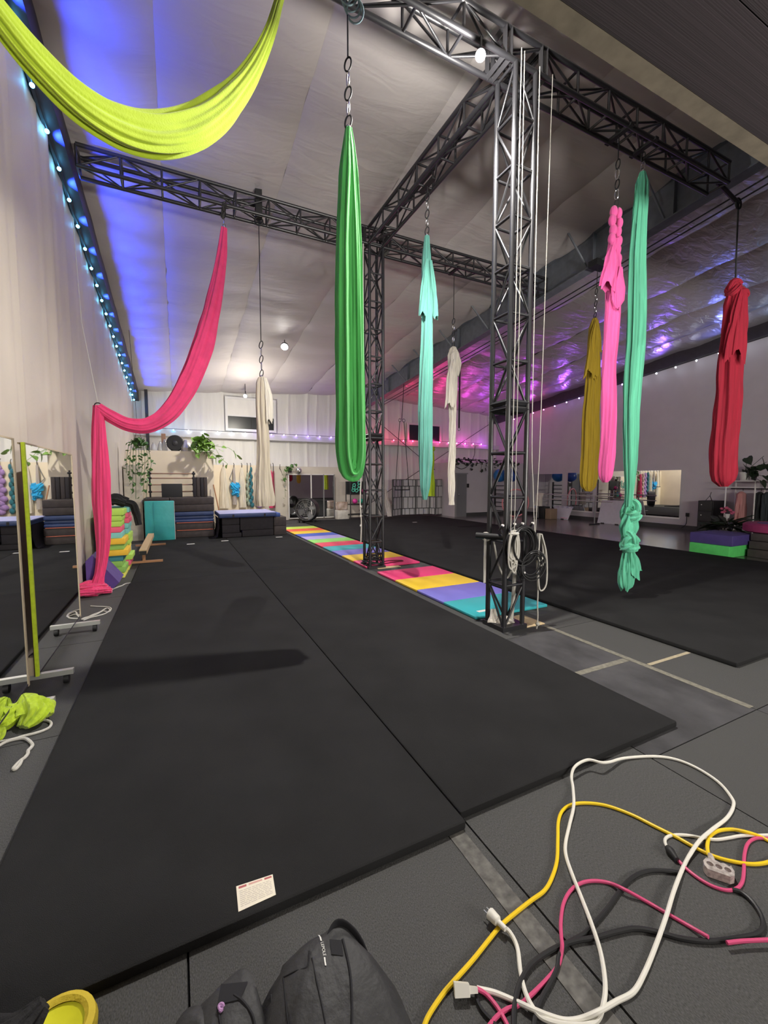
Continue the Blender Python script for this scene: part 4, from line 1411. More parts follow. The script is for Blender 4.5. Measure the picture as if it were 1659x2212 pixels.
# tubs
tb1 = atY(730, 1121, 16.5)
tag(slab('storage_tub', 'white plastic storage tub on the floor right of the far mirror', 'tub', (tb1.x, 16.5, .002), (tb1.x + .52, 16.9, .40), mat('tub_white', (.62, .58, .52), .35, var=.15), .04), None)
tag(slab('storage_tub', 'clear tub with orange contents stacked on the white tub', 'tub', (tb1.x + .02, 16.52, .402), (tb1.x + .46, 16.88, .74), mat('tub_orange', (.55, .35, .22), .3, var=.5, vscale=5, col2=(.75, .62, .55)), .04), None)
# tool rack with mint rings
rk2 = thing('equipment_rack', 'black equipment rack with mint green rings left of the farther tower', 'rack', (atY(772, 1120, 16.2).x, 16.2, 0))
xa, xb = atY(757, 1090, 16.2).x, atY(800, 1090, 16.2).x
zt3 = atY(770, 1040, 16.2).z
for x in (xa, xb):
    for y in (16.2, 16.7):
        bar(rk2, 'post', (x, y, .048), (x, y, zt3), .022, M_black, 6)
for z in (.2, .62, 1.05):
    brick(rk2, 'shelf', (xa, 16.2, z), (xb, 16.7, z + .03), M_dark)
brick(rk2, 'back_board', (xa, 16.66, 1.08), (xb, 16.70, zt3), M_dark)
for i, (x, y) in enumerate(((765, 1054), (777, 1043), (777, 1049), (776, 1056), (766, 1048), (771, 1060), (764, 1059))):
    c = atY(x, y, 16.2)
    MB().torus((c.x, 16.24, c.z), .06, .02, (0, 1, .1), 16, 6).build('ring', mat('mint_ring', (.10, .55, .38), .5), rk2)
for i, (x, z, c) in enumerate(((.28, .70, (.75, .05, .35)), (.55, .70, (.02, .3, .2)), (.7, 1.12, (.45, .04, .2)))):
    MB().sphere((xa + x, 16.4, z + .07), .11, 12, 8).build('ball', mat('rack_ball%d' % i, c, .5), rk2)
lean = thing('pole_bundle', 'bundle of pale poles leaning behind the farther tower', 'poles', (atY(838, 1115, 16.6).x, 16.6, .05))
for i in range(6):
    a = atY(838 + i * 1.5, 1114, 16.5); b_ = atY(824 + i * 2, 1052 + (i % 3) * 3, 16.9)
    a.z = .05
    bar(lean, 'pole', a, b_, .025, mat('pale_pole', (.55, .50, .46), .6, var=.2), 6)

# brick pattern room divider
YD = 16.8
dv = thing('room_divider', 'folding room divider with a brick pattern of black bars', 'room divider', (atY(905, 1113, YD).x, YD, .05))
knees = [(848, 16.5), (868, 16.95), (898, 16.9), (928, 16.85), (941, 16.45), (967, 16.75)]
kp = []
for x, Y in knees:
    q = atY(x, 1075, Y)
    kp.append(Vector((q.x, Y, 0)))
zt4 = atY(900, 1036, 16.8).z
rows = [.055, atY(900, 1098, 16.8).z, atY(900, 1073.5, 16.8).z, atY(900, 1050, 16.8).z, zt4]
for q in kp:
    bar(dv, 'post', q + Vector((0, 0, .05)), q + Vector((0, 0, zt4)), .028, M_black, 6)
for a, b_ in zip(kp, kp[1:]):
    for z in rows:
        bar(dv, 'rail', a + Vector((0, 0, z)), b_ + Vector((0, 0, z)), .013, M_black, 6)
    ncol = 3 if (b_ - a).length > .5 else 2
    for ri in range(4):
        for k in range(ncol):
            s = (k + (.33 if ri % 2 else .68)) / ncol
            q = a + (b_ - a) * s
            bar(dv, 'upright', q + Vector((0, 0, rows[ri])), q + Vector((0, 0, rows[ri + 1])), .010, M_black, 6)
for a, b_ in zip(kp, kp[1:]):
    mb = MB()
    nrm = Vector((0, .02, 0))
    mb.add([a + nrm + Vector((0, 0, .06)), b_ + nrm + Vector((0, 0, .06)), b_ + nrm + Vector((0, 0, zt4 - .01)), a + nrm + Vector((0, 0, zt4 - .01))], [(0, 1, 2, 3)])
    mb.add([v + nrm for v in mb.v[:4]], [(3, 2, 1, 0)])
    mb.build('paper_pane', mat('paper_pane', (.62, .60, .60), .8), dv, False)

# trapeze
tp = atX(868, 908, 7.5)
tz = thing('trapeze', 'trapeze bar on two ropes in front of the room divider', 'trapeze', tp)
bl, br = atX(853, 1058, 7.5), atX(886, 1058, 7.5)
d_ = (br - bl); mid = (bl + br) / 2
hl = Vector((.29, 0, 0))
for s in (-1, 1):
    MB().torus(tp + Vector((s * .08, 0, 0)), .055, .014, (0, 1, 0), 16, 6).build('ring', M_chrome, tz)
    MB().tube([tp + Vector((s * .09, 0, -.05)), mid + hl * s], .012, 6).build('rope', M_dark, tz)
MB().tube([mid - hl * 1.1, mid + hl * 1.1], .018, 8).build('bar', M_dark, tz)
MB().tube([tp + Vector((0, 0, .03)), (7.58, tp.y, raf_b(tp.y))], .012, 6).build('sling', M_dark, tz)
# strap hanging from the rafter
sp = atX(1005, 745, 7.6)
so = thing('hanging_strap', 'long dark strap hanging from the rafter near the red lights', 'strap', (9.6, 13.2, 5.0))
MB().box((9.57, 13.19, 3.6), (9.63, 13.21, 5.72)).build('webbing', M_dark, so)
MB().torus((9.6, 13.2, 3.55), .05, .012, (0, 1, 0), 16, 6).build('ring', M_chrome, so)

# foliage on the boxed-in room
p = Vector((b0.x + .1, 15.65, b0.z + .0))
V = []
rng = random.Random(4)
for i in range(14):
    x = b0.x + i * (XR - .6 - b0.x) / 13
    V.append([Vector((x, 15.6, b0.z + .12 * rng.random())), Vector((x + .1, 15.52, b0.z - .05)), Vector((x + .05, 15.5, b0.z - .3 * rng.random() - (.35 if i in (5, 6, 7) else 0)))])
trailing_plant('vine_garland', 'dark vine garland along the top of the boxed-in room', p, V, 'vine', M_leafd, .12, 14, .09, 7)
sw = atY(1012, 1049, 15.55)
o = slab('wall_switch', 'black switch plate beside the grey door', 'switch', (sw.x - .06, 15.575, sw.z - .09), (sw.x + .06, 15.597, sw.z + .09), M_dark, .01)
tag(o)
cb = thing('cable_loop', 'thin black cable drooping over the boxed-in room', 'cable', atY(1024, 966, 16))
MB().tube(smooth_path([atY(1026, 964, 16.0), atY(1024, 985, 15.6), atY(1012, 1005, 15.5), atY(998, 1013, 15.5), atY(985, 1008, 15.5)], 6), .012, 6).build('cable', M_dark, cb)

# floor tags far away
for i, (x, y) in enumerate(((412, 1175), (486, 1168), (603, 1160), (896, 1128))):
    q = fl(x, y, .047)
    tag(slab('floor_tag', 'pale paper tag on the black carpet, ' + ['in front of the teal mat', 'in front of the dark crash pile', 'by the brown block corner', 'far right carpet'][i], 'paper tag', (q.x - .09, q.y - .05, .0455), (q.x + .09, q.y + .05, .047), M_white, .0005))

# ================================================================== right wall
XM = 15.17
def wall_mirror(label, xa, xb, ytop, ybot):
    """mirror on the right wall between two sight lines"""
    pa, pb = atX(xa, 1060, XM), atX(xb, 1060, XM)
    zt = atX((xa + xb) / 2, ytop, XM).z
    zb = atX((xa + xb) / 2, ybot, XM).z
    t = thing('wall_mirror', label, 'mirror', (XM, (pa.y + pb.y) / 2, zb))
    n = 2
    for i in range(n):
        y0 = pb.y + (pa.y - pb.y) * i / n; y1 = pb.y + (pa.y - pb.y) * (i + 1) / n
        MB().box((XM - .006, y0 + .004, zb), (XM + .02, y1 - .004, zt)).build('mirror_leaf', M_mirror, t, False)
    MB().box((XM - .02, pb.y - .02, zb - .05), (XM + .02, pa.y + .02, zb)).build('bottom_rail', M_white, t, False)
    return t


wall_mirror('long wall mirror on the right wall behind the mint silk', 1290, 1470, 1017, 1112)
wall_mirror('wall mirror on the right wall behind the gold silk', 1226, 1281, 1021, 1103)
wall_mirror('wall mirror at the far end of the right wall behind the nearer tower', 1145, 1214, 1024, 1098)

# stall bars with exercise balls on top
def stall_bars(label, y0, y1, zt, x=14.55):
    t = thing('stall_bars', label, 'wall bars', (x, (y0 + y1) / 2, 0))
    for y in (y0, y1):
        brick(t, 'upright', (x - .03, y - .03, .002), (x + .03, y + .03, zt), M_dark)
    k = .25
    while k < zt - .05:
        bar(t, 'rung', (x, y0, k), (x, y1, k), .018, M_dark, 6)
        k += .19
    return t


stall_bars('black stall bars seen through the nearer tower', 14.5, 15.4, 1.55, 13.3)
for i, (x, y, c) in enumerate(((1080, 1027, (.02, .16, .42)), (1104, 1031, (.02, .06, .28)))):
    q = atX(x, y, 13.3); q.z = 1.86
    o = thing('exercise_ball', ['brighter', 'darker'][i] + ' blue exercise ball on top of the stall bars', 'ball', q, 'blue balls on the stall bars')
    MB().sphere(q, .30, 20, 12).build('shell', mat('ball_blue%d' % i, c, .35), o)
    MB().lathe([(.012, 0), (.02, .012), (.012, .016)], q + Vector((0, -.305, 0)), 8, 'Y').build('valve', M_dark, o)
hp = thing('hula_hoop', 'pink hula hoop leaning by the stall bars', 'hoop', atX(1114, 1098, 13.4))
c = atX(1114, 1064, 13.4)
MB().torus((c.x, c.y, .64), .60, .03, Vector((.35, .93, .05)), 40, 8).build('hoop', mat('hoop_pink', (.75, .25, .28), .5), hp)

# portable barre, boards and boxes
br_ = thing('ballet_barre', 'portable double ballet barre in front of the right wall mirrors', 'barre', (14.0, 11.6, 0))
ya, yb = 13.5, 9.9
for z in (.86, 1.06):
    bar(br_, 'rail', (13.9, ya, z), (13.9, yb, z), .021, mat('barre_grey', (.42, .38, .38), .5), 8)
for y in (ya - .15, yb + .7):
    bar(br_, 'upright', (13.9, y, .03), (13.9, y, 1.08), .022, M_grey, 8)
    bar(br_, 'foot', (13.62, y, .022), (14.18, y, .022), .02, M_dark, 6)
def lean_board(label, x0, x1, yt, yb_, m, cat='board', X=14.55):
    a, b_ = fl(x0, yb_), fl(x1, yb_)
    a.x = min(a.x, X); 
    pa, pb = atX(x0, yb_, X), atX(x1, yb_, X)
    zt = atX((x0 + x1) / 2, yt, X + .3).z
    t = thing('leaning_board', label, cat, (X, (pa.y + pb.y) / 2, 0))
    v = [Vector((X, pb.y, .004)), Vector((X, pa.y, .004)), Vector((X + .28, pa.y + .05, zt)), Vector((X + .28, pb.y - .0, zt))]
    MB().add(v + [q + Vector((.03, 0, 0)) for q in v], [(0, 1, 2, 3), (7, 6, 5, 4), (0, 4, 5, 1), (1, 5, 6, 2), (2, 6, 7, 3), (3, 7, 4, 0)]).build('panel', m, t, False)
    for y in (pa.y * .8 + pb.y * .2, pa.y * .3 + pb.y * .7):
        MB().box((X - .04, y - .06, .002), (X, y + .06, .03)).build('clip', M_dark, t, False)
    return t


wbm = mat('whiteboard', (.60, .60, .63), .3, var=.04)
t = lean_board('small whiteboard with pale scribbles leaning under the mirrors', 1190, 1226, 1093, 1120, wbm, 'whiteboard')
q = t.location
rng = random.Random(2)
for i in range(5):
    y = q.y + .55 - .24 * i
    pts = [Vector((14.55 + .28 * s - .004, y + .05 * sin(k * 2.1 + i) - .02 * k, .0 + (.52 + .05 * cos(k * 1.7 + i)))) for k, s in ((j, .82) for j in range(5))]
    MB().tube(smooth_path(pts, 3), .006, 4).build('scribble', mat('marker_blue', (.25, .28, .42), .5), t)
MB().tube([(14.57, q.y - .05, .06), (14.57, q.y - .4, .06)], .01, 4).build('scribble', mat('marker_pink', (.8, .2, .35), .5), t)
lean_board('large pale board leaning on the wall left of the mint silk', 1290, 1352, 1081, 1131, mat('pale_board', (.52, .51, .55), .6, var=.05))
def floorbox(name, label, cat, x0, x1, yt, yb_, X, d, m):
    a, b_ = atX(x0, yb_, X), atX(x1, yb_, X)
    zt = atX((x0 + x1) / 2, yt, X).z
    return slab(name, label, cat, (X, min(a.y, b_.y), .003), (X + d, max(a.y, b_.y), zt), m, .02)


floorbox('cardboard_box', 'brown cardboard box by the far mirrors', 'box', 1177, 1189, 1099, 1119, 14.0, .4, mat('cardboard', (.26, .18, .12), .8))
floorbox('dark_crate', 'dark crate next to the cardboard box', 'crate', 1160, 1175, 1094, 1118, 14.0, .35, M_dark)
floorbox('wood_board', 'tan board standing behind the nearer tower', 'board', 1046, 1052, 1074, 1117, 13.2, .05, mat('tan_board', (.36, .24, .15), .7))
jg = atX(1163, 1080, 13.95)
t = thing('white_towel', 'white towel hung over the end of the ballet barre', 'towel', (13.9, 13.3, 1.05))
silk_mb([(13.9, 13.25, 1.10), (13.84, 13.25, .9), (13.83, 13.25, .55)], [(0, .16, .03), (1, .19, .03)], 5, .15, 0, 30, 130, ref=(0, 1, 0)).build('fabric', F_white, t)

# black cabinet with clutter
cb_ = thing('drawer_cabinet', 'narrow black cabinet standing at the right wall', 'cabinet', (14.8, 7.25, 0))
MB().rbox((14.45, 7.02, .003), (15.14, 7.44, 1.02), .01).build('body', M_dark, cb_)
for i in range(3):
    d = MB().box((14.435, 7.05, .08 + .32 * i), (14.449, 7.41, .37 + .32 * i)).build('door', mat('cabinet_face', (.016, .016, .018), .4), cb_, False)
    MB().sphere((14.42, 7.33, .26 + .32 * i), .016, 8, 6).build('knob', M_white if i else M_dark, d)
st_ = thing('phone_stand', 'small black tripod stand on the cabinet', 'stand', (14.7, 7.25, 1.02))
for a in range(3):
    bar(st_, 'leg', (14.7, 7.25, 1.17), (14.7 + .10 * cos(a * 2.1), 7.25 + .10 * sin(a * 2.1), 1.023), .008, M_dark, 5)
bar(st_, 'mast', (14.7, 7.25, 1.17), (14.7, 7.22, 1.28), .009, M_dark, 5)
# outlet with cord
ot = atX(1485, 1112, 15.19)
t = thing('wall_outlet', 'wall socket with a cord left of the black cabinet', 'socket', ot)
MB().box((15.17, ot.y - .05, ot.z - .06), (15.195, ot.y + .05, ot.z + .06)).build('plate', M_dark, t, False)
MB().tube(smooth_path([(15.16, ot.y, ot.z), (15.14, ot.y, ot.z - .3), (15.10, ot.y + .12, .05)], 5), .01, 5).build('cord', M_dark, t)

# clothes rail
cr = thing('clothes_rail', 'white clothes rail with a top shelf at the right edge', 'clothes rail', (14.7, 5.9, 0))
ys_ = (6.75, 6.05, 4.6)
zr = 1.62
for y in ys_:
    for x in (14.5, 15.05):
        bar(cr, 'post', (x, y, .003), (x, y, zr), .018, M_white, 6)
for x in (14.5, 15.05):
    for z in (zr, zr - .18):
        bar(cr, 'rail', (x, ys_[0], z), (x, ys_[-1], z), .014, M_white, 6)
bar(cr, 'hanging_rod', (14.78, ys_[0], zr - .22), (14.78, ys_[-1], zr - .22), .014, M_dark, 6)
for i in range(7):
    brick(cr, 'shelf_slat', (14.5 + i * .085, ys_[-1], zr - .006), (14.55 + i * .085, ys_[0], zr + .012), M_white)
for i, (y, c, zb, nm_) in enumerate(((6.45, (.55, .26, .25), .42, 'dusty pink'), (6.02, (.02, .022, .022), .55, 'black'), (5.85, (.035, .045, .05), .40, 'charcoal'), (5.62, (.10, .085, .085), .36, 'grey-brown'), (5.42, (.012, .014, .03), .40, 'midnight blue'), (5.18, (.02, .02, .022), .45, 'dark'))):
    t = thing('garment', f'{nm_} garment hanging on the white clothes rail', 'garment', (14.78, y, zr - .25), 'clothes on the white rail')
    silk_mb([(14.7, y, zr - .30), (14.7, y, zr - .38), (14.7, y, .95), (14.7, y, zb)], [(0, .03, .03), (.08, .085, .17), (.5, .10, .19), (1, .105, .2)], 5, .16, 0, 40, 140 + i, ref=(0, 1, 0)).build('cloth', mat('cloth_' + nm_.replace(' ', '_'), c, .85, bump=.3, bscale=12), t)
    MB().tube([(14.78, y, zr - .20), (14.78, y, zr - .28)], .008, 5).build('hanger', M_dark, t)

# plants at the right
def fern(label, base, r, n, seed, m, key, potm, ph=.22, pr_=.14):
    t = thing('potted_fern', label, 'plant', base)
    base = Vector(base)
    MB().lathe([(pr_ * .7, 0), (pr_, ph), (pr_ * .9, ph), (pr_ * .8, ph * .9)], base, 16).build('pot', potm, t)
    rng = random.Random(seed)
    for i in range(n):
        a = rng.uniform(0, 2 * pi)
        e = rng.uniform(.1, 1.2)
        p = base + Vector((0, 0, ph)) + Vector((cos(a), sin(a), 0)) * rng.uniform(.0, r * .6) + Vector((0, 0, rng.uniform(.05, .25)))
        add_leaf(t, p, rng.uniform(.6, 1.0) * r * .75, (cos(a), sin(a), e - .5), key, m, False, rng.uniform(-.6, .6))
    return t


pot_white = mat('pot_white', (.62, .60, .58), .4)
q = atX(1573, 1150, 13.3)
fern('dark leafy plant in a white pot behind the violet block', (13.3, q.y, .003), .62, 70, 3, M_leafd, 'fern', pot_white, .30, .19)
q = atX(1572, 1120, 13.9)
t = thing('flower_pot', 'pink flowering pot above the dark leafy plant', 'plant', (13.9, q.y + .02, .003))
bar(t, 'stand', (13.9, q.y + .02, .003), (13.9, q.y + .02, .58), .02, M_white, 6)
MB().lathe([(.05, .58), (.07, .70), (.06, .70)], (13.9, q.y + .02, 0), 12).build('pot', pot_white, t)
rng = random.Random(5)
for i in range(12):
    MB().sphere((13.9 + rng.uniform(-.1, .1), q.y + .02 + rng.uniform(-.14, .14), .78 + rng.uniform(-.06, .10)), .05, 8, 6, (1, 1, .7)).build('blossom', mat('blossom_pink', (.50, .10, .18), .7), t)
p = Vector((14.6, 6.35, zr + .02))
V = []
for k, (x, y) in enumerate(((1614, 988), (1613, 996), (1625, 1010), (1650, 985), (1656, 998), (1640, 1015), (1655, 1030), (1630, 1030), (1648, 1042), (1660, 1012), (1622, 1020))):
    e = atX(x, y, 14.35)
    V.append([(p + e) / 2 + Vector((0, 0, .12)), e])
trailing_plant('monstera_plant', 'large leafed plant in a white pot on the clothes rail shelf', p, V, 'mon', M_leafd, .22, 17, .15, 2, potm=pot_white, jit=.05)

# foam stacks at the carpet edge
gx = fl(1494, 1196)
o1 = slab('foam_mat', 'bright green foam mat at the carpet edge, under the violet one', 'foam mat', (10.42, 4.72, .002), (11.4, 5.50, .245), mat('foam_bright_green', (.10, .62, .14), .7, var=.08), .015)
o2 = slab('foam_mat', 'violet foam mat on top of the bright green one', 'foam mat', (10.46, 4.69, .247), (11.45, 5.52, .47), mat('foam_indigo', (.065, .045, .20), .7, var=.08), .015)
for i, (z0, z1) in enumerate(((.002, .17), (.18, .34), (.35, .50))):
    slab('foam_mat', ['bottom', 'middle', 'upper'][i] + ' brown foam mat right of the green and violet mats', 'foam mat', (11.0 + .05 * i, 4.0 + .02 * i, z0), (12.0, 4.66, z1), M_foamb, .015, 'brown foam mats at the right edge')
rm = thing('round_mat', 'magenta round foam mat on the brown foam pile', 'foam mat', (11.9, 4.5, .502))
MB().lathe([(.55, 0), (.62, .03), (.62, .17), (.58, .20), (.5, .205)], (11.75, 4.42, .503), 32).build('disc', mat('foam_magenta', (.30, .03, .12), .75, var=.1), rm)
MB().lathe([(.34, .205), (.34, .209), (.2, .209)], (11.65, 4.42, .503), 24).build('violet_patch', mat('foam_violet2', (.12, .06, .22), .75), rm)
# ================================================================== ropes and coils on the nearer tower
RT = thing('tower_rope', 'white rope with a bunched hank tied on the nearer tower', 'rope', (3.1, 3.38, 1.2))
xr0, yr0 = 3.12, 3.36
zk = atY(1092, 1150, 3.36).z
MB().tube([(3.12, 3.36, zk), (3.12, 3.36, 5.8)], .0045, 6).build('fall_line', M_rope, RT)
MB().tube([(3.17, 3.36, zk), (3.18, 3.37, 3.2), (3.17, 3.37, 5.8)], .0045, 6).build('fall_line', M_rope, RT)
mb = MB()
rng = random.Random(3)
for i in range(9):
    L = rng.uniform(.28, .46); w = rng.uniform(.02, .055); ox = rng.uniform(-.035, .03)
    c = Vector((3.15 + ox, 3.345 - .008 * (i % 3), zk))
    pts = [c + Vector((-.01, 0, .02)), c + Vector((-w, 0, -L * .4)), c + Vector((-w * .9, 0, -L * .85)), c + Vector((0, 0, -L)), c + Vector((w * .9, 0, -L * .85)), c + Vector((w, 0, -L * .4)), c + Vector((.01, 0, .02))]
    mb.tube(smooth_path(pts, 5), .009, 6)
mb.torus((3.15, 3.345, zk - .02), .04, .016, (0, .2, 1), 16, 6)
mb.build('hank', M_rope, RT)
R2 = thing('tower_rope', 'white rope with loose loops on the right corner of the nearer tower', 'rope', (3.52, 3.36, 1.2))
zk2 = atY(1150, 1152, 3.4).z
MB().tube(smooth_path([(3.50, 3.40, zk2), (3.46, 3.40, zk2 + .5), (3.42, 3.40, zk2 + 1.3), (3.42, 3.42, 5.8)], 5), .0045, 6).build('fall_line', M_rope, R2)
MB().tube([(3.51, 3.40, zk2), (3.54, 3.40, zk2 + .9), (3.62, 3.44, 5.82)], .0045, 6).build('fall_line', M_rope, R2)
mb = MB()
for i in range(3):
    c = Vector((3.53, 3.38 - .012 * i, zk2)); L = .30 + .22 * (i == 2) + .05 * i; w = .05 + .02 * i
    mb.tube(smooth_path([c, c + Vector((-.01, 0, -L * .5)), c + Vector((.02, 0, -L)), c + Vector((w + .03, 0, -L * .92)), c + Vector((w + .02, 0, -L * .4)), c + Vector((.03, 0, -.01))], 5), .009, 6)
mb.build('loops', M_rope, R2)
pts = [(3.52, 3.38, zk2 - .3), (3.55, 3.38, zk2 - .62), (3.54, 3.37, zk2 - .80), (3.56, 3.38, zk2 - .95), (3.545, 3.38, zk2 - 1.08), (3.55, 3.37, .06)]
MB().tube(smooth_path(pts, 5), .008, 6).build('tail', M_rope, R2)
MB().sphere((3.55, 3.37, .055), .024, 8, 6).build('end_knot', M_rope, R2)
# black cable coil with white capped pegs
CC = thing('cable_coil', 'black cable coiled on pegs of the nearer tower', 'cable', (3.36, 3.36, 1.1))
mb = MB()
cz = atY(1127, 1178, 3.36)
for i in range(9):
    mb.torus(Vector((cz.x + rng.uniform(-.02, .02), 3.365 + .012 * (i - 4) * .8, cz.z + rng.uniform(-.03, .02))), .16 + .012 * (i % 4), .009, (.12 * (i % 3 - 1), 1, .1 * (i % 2)), 30, 6, sy=1.12)
for i in range(5):
    mb.torus(Vector((cz.x + .13, 3.35 - .01 * i, cz.z - .22)), .09 + .012 * i, .007, (.3, 1, .2 * (i % 2)), 22, 6, sy=1.2)
mb.build('coil', mat('cable_black', (.014, .014, .015), .45), CC)
for x, y in ((1087, 1135), (1113, 1132), (1130, 1131), (1131, 1142), (1152, 1130), (1133, 1237)):
    q = atY(x, y, 3.36)
    MB().tube([(q.x, 3.38, q.z), (q.x, 3.355, q.z)], .012, 8).build('white_cap', M_white, CC)
    MB().tube([(q.x, 3.42, q.z - .06), (q.x, 3.375, q.z - .01)], .012, 8).build('peg', M_dark, CC)
# handle bar with white strap on the left corner
hs_ = thing('padded_bar', 'black padded bar wedged in the nearer tower with a white strap hanging', 'bar', (3.1, 3.6, 1.15))
zb_ = atY(1052, 1156, 3.75).z
MB().tube([(3.02, 3.80, zb_), (3.30, 3.46, zb_ - .01)], .035, 12).build('bar', M_dark, hs_)
q = atY(1047, 1160, 3.72)
MB().box((q.x - .012, 3.71, q.z - .52), (q.x + .018, 3.718, q.z)).build('strap', M_rope, hs_, False)
MB().torus((q.x + .03, 3.73, q.z), .045, .012, (.7, .5, .2), 18, 6).build('strap_loop', M_rope, hs_)
# white sling inside the tower, cloth at its foot
ws = thing('white_sling', 'white webbing hanging inside the nearer tower to the floor', 'webbing', (3.36, 3.6, .1))
MB().tube(smooth_path([(3.18, 3.70, 1.0), (3.22, 3.66, .72), (3.27, 3.60, .56), (3.33, 3.58, .60), (3.38, 3.56, .78)], 6), .011, 6).build('slack_line', M_rope, ws)
MB().tube(smooth_path([(3.38, 3.56, .78), (3.37, 3.56, .4), (3.35, 3.57, .03)], 6), .022, 8).build('webbing', M_rope, ws)
cf = thing('white_cloth', 'crumpled white cloth at the foot of the nearer tower', 'cloth', (3.25, 3.6, .013))
mb = MB()
silk_mb([(3.17, 3.62, .04), (3.26, 3.60, .07), (3.38, 3.60, .05)], [(0, .04, .03), (.5, .07, .05), (1, .05, .035)], 4, .25, .5, 30, 151, ref=(0, 1, 0), mb=mb)
silk_mb([(3.18, 3.68, .19), (3.17, 3.66, .10), (3.15, 3.64, .04)], [(0, .025, .02), (1, .05, .04)], 4, .2, .2, 24, 152, mb=mb)
mb.build('folds', F_white, cf)
# rope on the farther tower with knots, cable heap at its base
q = atY(778, 1085, 6.9)
R3 = thing('tower_rope', 'beige rope with knots hanging left of the farther tower', 'rope', q)
MB().tube(smooth_path([(3.06, 7.08, 5.80), (2.99, 6.95, 3.4), (q.x + .02, 6.9, q.z + .5), (q.x, 6.9, q.z), (q.x + .02, 6.9, q.z - .35), (q.x + .01, 6.9, q.z - .72)], 5), .011, 6).build('line', M_rope, R3)
for dz in (-.08, -.25, -.42):
    MB().sphere((q.x + .01, 6.9, q.z + dz), .02, 8, 6, (1, 1, 1.3)).build('knot', M_rope, R3)
ch = thing('cable_heap', 'heap of black cable at the foot of the farther tower', 'cable', (3.3, 7.2, .05))
mb = MB()
for i in range(12):
    mb.torus((3.3 + rng.uniform(-.06, .06), 7.2 + rng.uniform(-.06, .06), .06 + .018 * i), .13 + rng.uniform(-.03, .04), .01, (rng.uniform(-.3, .3), rng.uniform(-.3, .3), 1), 22, 6)
mb.build('coils', MATS['cable_black'], ch)
MB().tube(smooth_path([(3.45, 7.25, .052), (3.7, 7.42, .05), (3.95, 7.36, .05), (3.98, 7.28, .05), (3.8, 7.26, .05), (3.5, 7.18, .052)], 6), .009, 6).build('loop', mat('cable_maroon', (.10, .01, .02), .5), ch)
MB().tube(smooth_path([(3.2, 7.2, .052), (2.98 + .17, 7.45, .05), (3.16, 7.38, .05), (3.3, 7.3, .052), (3.18, 7.28, .05), (3.2, 7.16, .052)], 6), .009, 6).build('loop', MATS['cable_maroon'], ch)

# ================================================================== foreground cords
M_cw = mat('cord_white', (.74, .72, .64), .5)
M_cy = mat('cord_yellow', (.85, .58, .01), .45)
M_cp = mat('cord_pink', (.62, .07, .19), .5)
M_ck = mat('cord_black', (.012, .012, .013), .5)
M_cgp = mat('cord_greyrose', (.28, .16, .18), .5)


def cable(pix, r, m, parent, name, zoff=0.0):
    pts = smooth_path([fl(x, y, r + .001 + (e[0] if e else zoff)) for x, y, *e in pix], 8)
    return MB().tube(pts, r, 8).build(name, m, parent)


def zz(crop):   # coordinates measured in the 880..1659 x 1600..2212 view
    return [(880 + x * .46956, 1600 + y * .46956, *e) for x, y, *e in crop]


wc = thing('extension_cord', 'long white extension cord looping over the rubber floor', 'cord', fl(1240, 1800))
cable(zz([(430, 850, .014), (470, 880, .01), (505, 950), (520, 1060), (540, 1150), (575, 1225, .010), (620, 1275), (700, 1302), (800, 1310), (870, 1290), (900, 1220, .012), (910, 1120), (890, 980), (850, 850, .014), (800, 720), (760, 620, .012), (730, 530), (728, 470), (745, 390), (765, 300, .012), (762, 220), (755, 160, .02), (775, 115, .046),
          (830, 88, .048), (890, 100, .047), (930, 98, .03), (1000, 80, .006), (1130, 72), (1230, 85), (1330, 125), (1430, 190), (1490, 260), (1500, 300), (1470, 355), (1400, 410, .012), (1340, 465, .014), (1280, 560), (1230, 680, .012), (1190, 810, .014), (1140, 950), (1090, 1070), (1040, 1155), (960, 1200), (880, 1245, .014), (800, 1278), (730, 1286), (660, 1268), (580, 1236, .010), (490, 1195), (400, 1158), (320, 1140)]), .0075, M_cw, wc, 'cable')
p = fl(*zz([(400, 815)])[0], .03); d = (fl(*zz([(380, 790)])[0], .03) - fl(*zz([(440, 850)])[0], .03)).normalized()
MB().tube([p - d * .05, p - d * .02, p - d * .015, p + d * .02, p + d * .022], [.009, .010, .017, .020, .019], 10).build('plug', M_cw, wc)
for s in (-1, 1):
    w = d.cross(Vector((0, 0, 1))) * .008 * s
    MB().tube([p + d * .02 + w, p + d * .042 + w], .0028, 5).build('prong', M_chrome, wc)
p = fl(*zz([(258, 1145)])[0], .022); d = (fl(*zz([(215, 1140)])[0], .022) - fl(*zz([(310, 1142)])[0], .022)).normalized()
mb = MB().tube([p - d * .045, p - d * .02, p - d * .018, p + d * .03], [.010, .012, .021, .024], 4)
mb.build('socket', M_cw, wc, False)
yc = thing('extension_cord', 'yellow extension cord with a clear triple outlet', 'cord', fl(1230, 1740))
cable(zz([(70, 1330), (100, 1260), (160, 1170, .0), (215, 1105), (300, 1010), (380, 910), (430, 850, .002), (500, 790), (570, 735), (630, 690), (665, 630), (688, 550), (692, 450), (695, 370), (715, 320), (760, 293, .0), (830, 287), (920, 300), (1030, 340), (1140, 395), (1240, 445), (1330, 495, .0), (1420, 535), (1520, 560), (1600, 568), (1670, 555), (1720, 520), (1690, 480),
          (1620, 440), (1550, 418, .012), (1490, 408), (1430, 415), (1392, 440), (1380, 480), (1385, 520, .01), (1395, 535, .01)]), .0075, M_cy, yc, 'cable')
c = fl(*zz([(1432, 598)])[0], .02)
d1 = (fl(*zz([(1505, 625)])[0]) - fl(*zz([(1360, 575)])[0])); L = d1.length; d1.normalize()
d2 = Vector((0, 0, 1)).cross(d1)
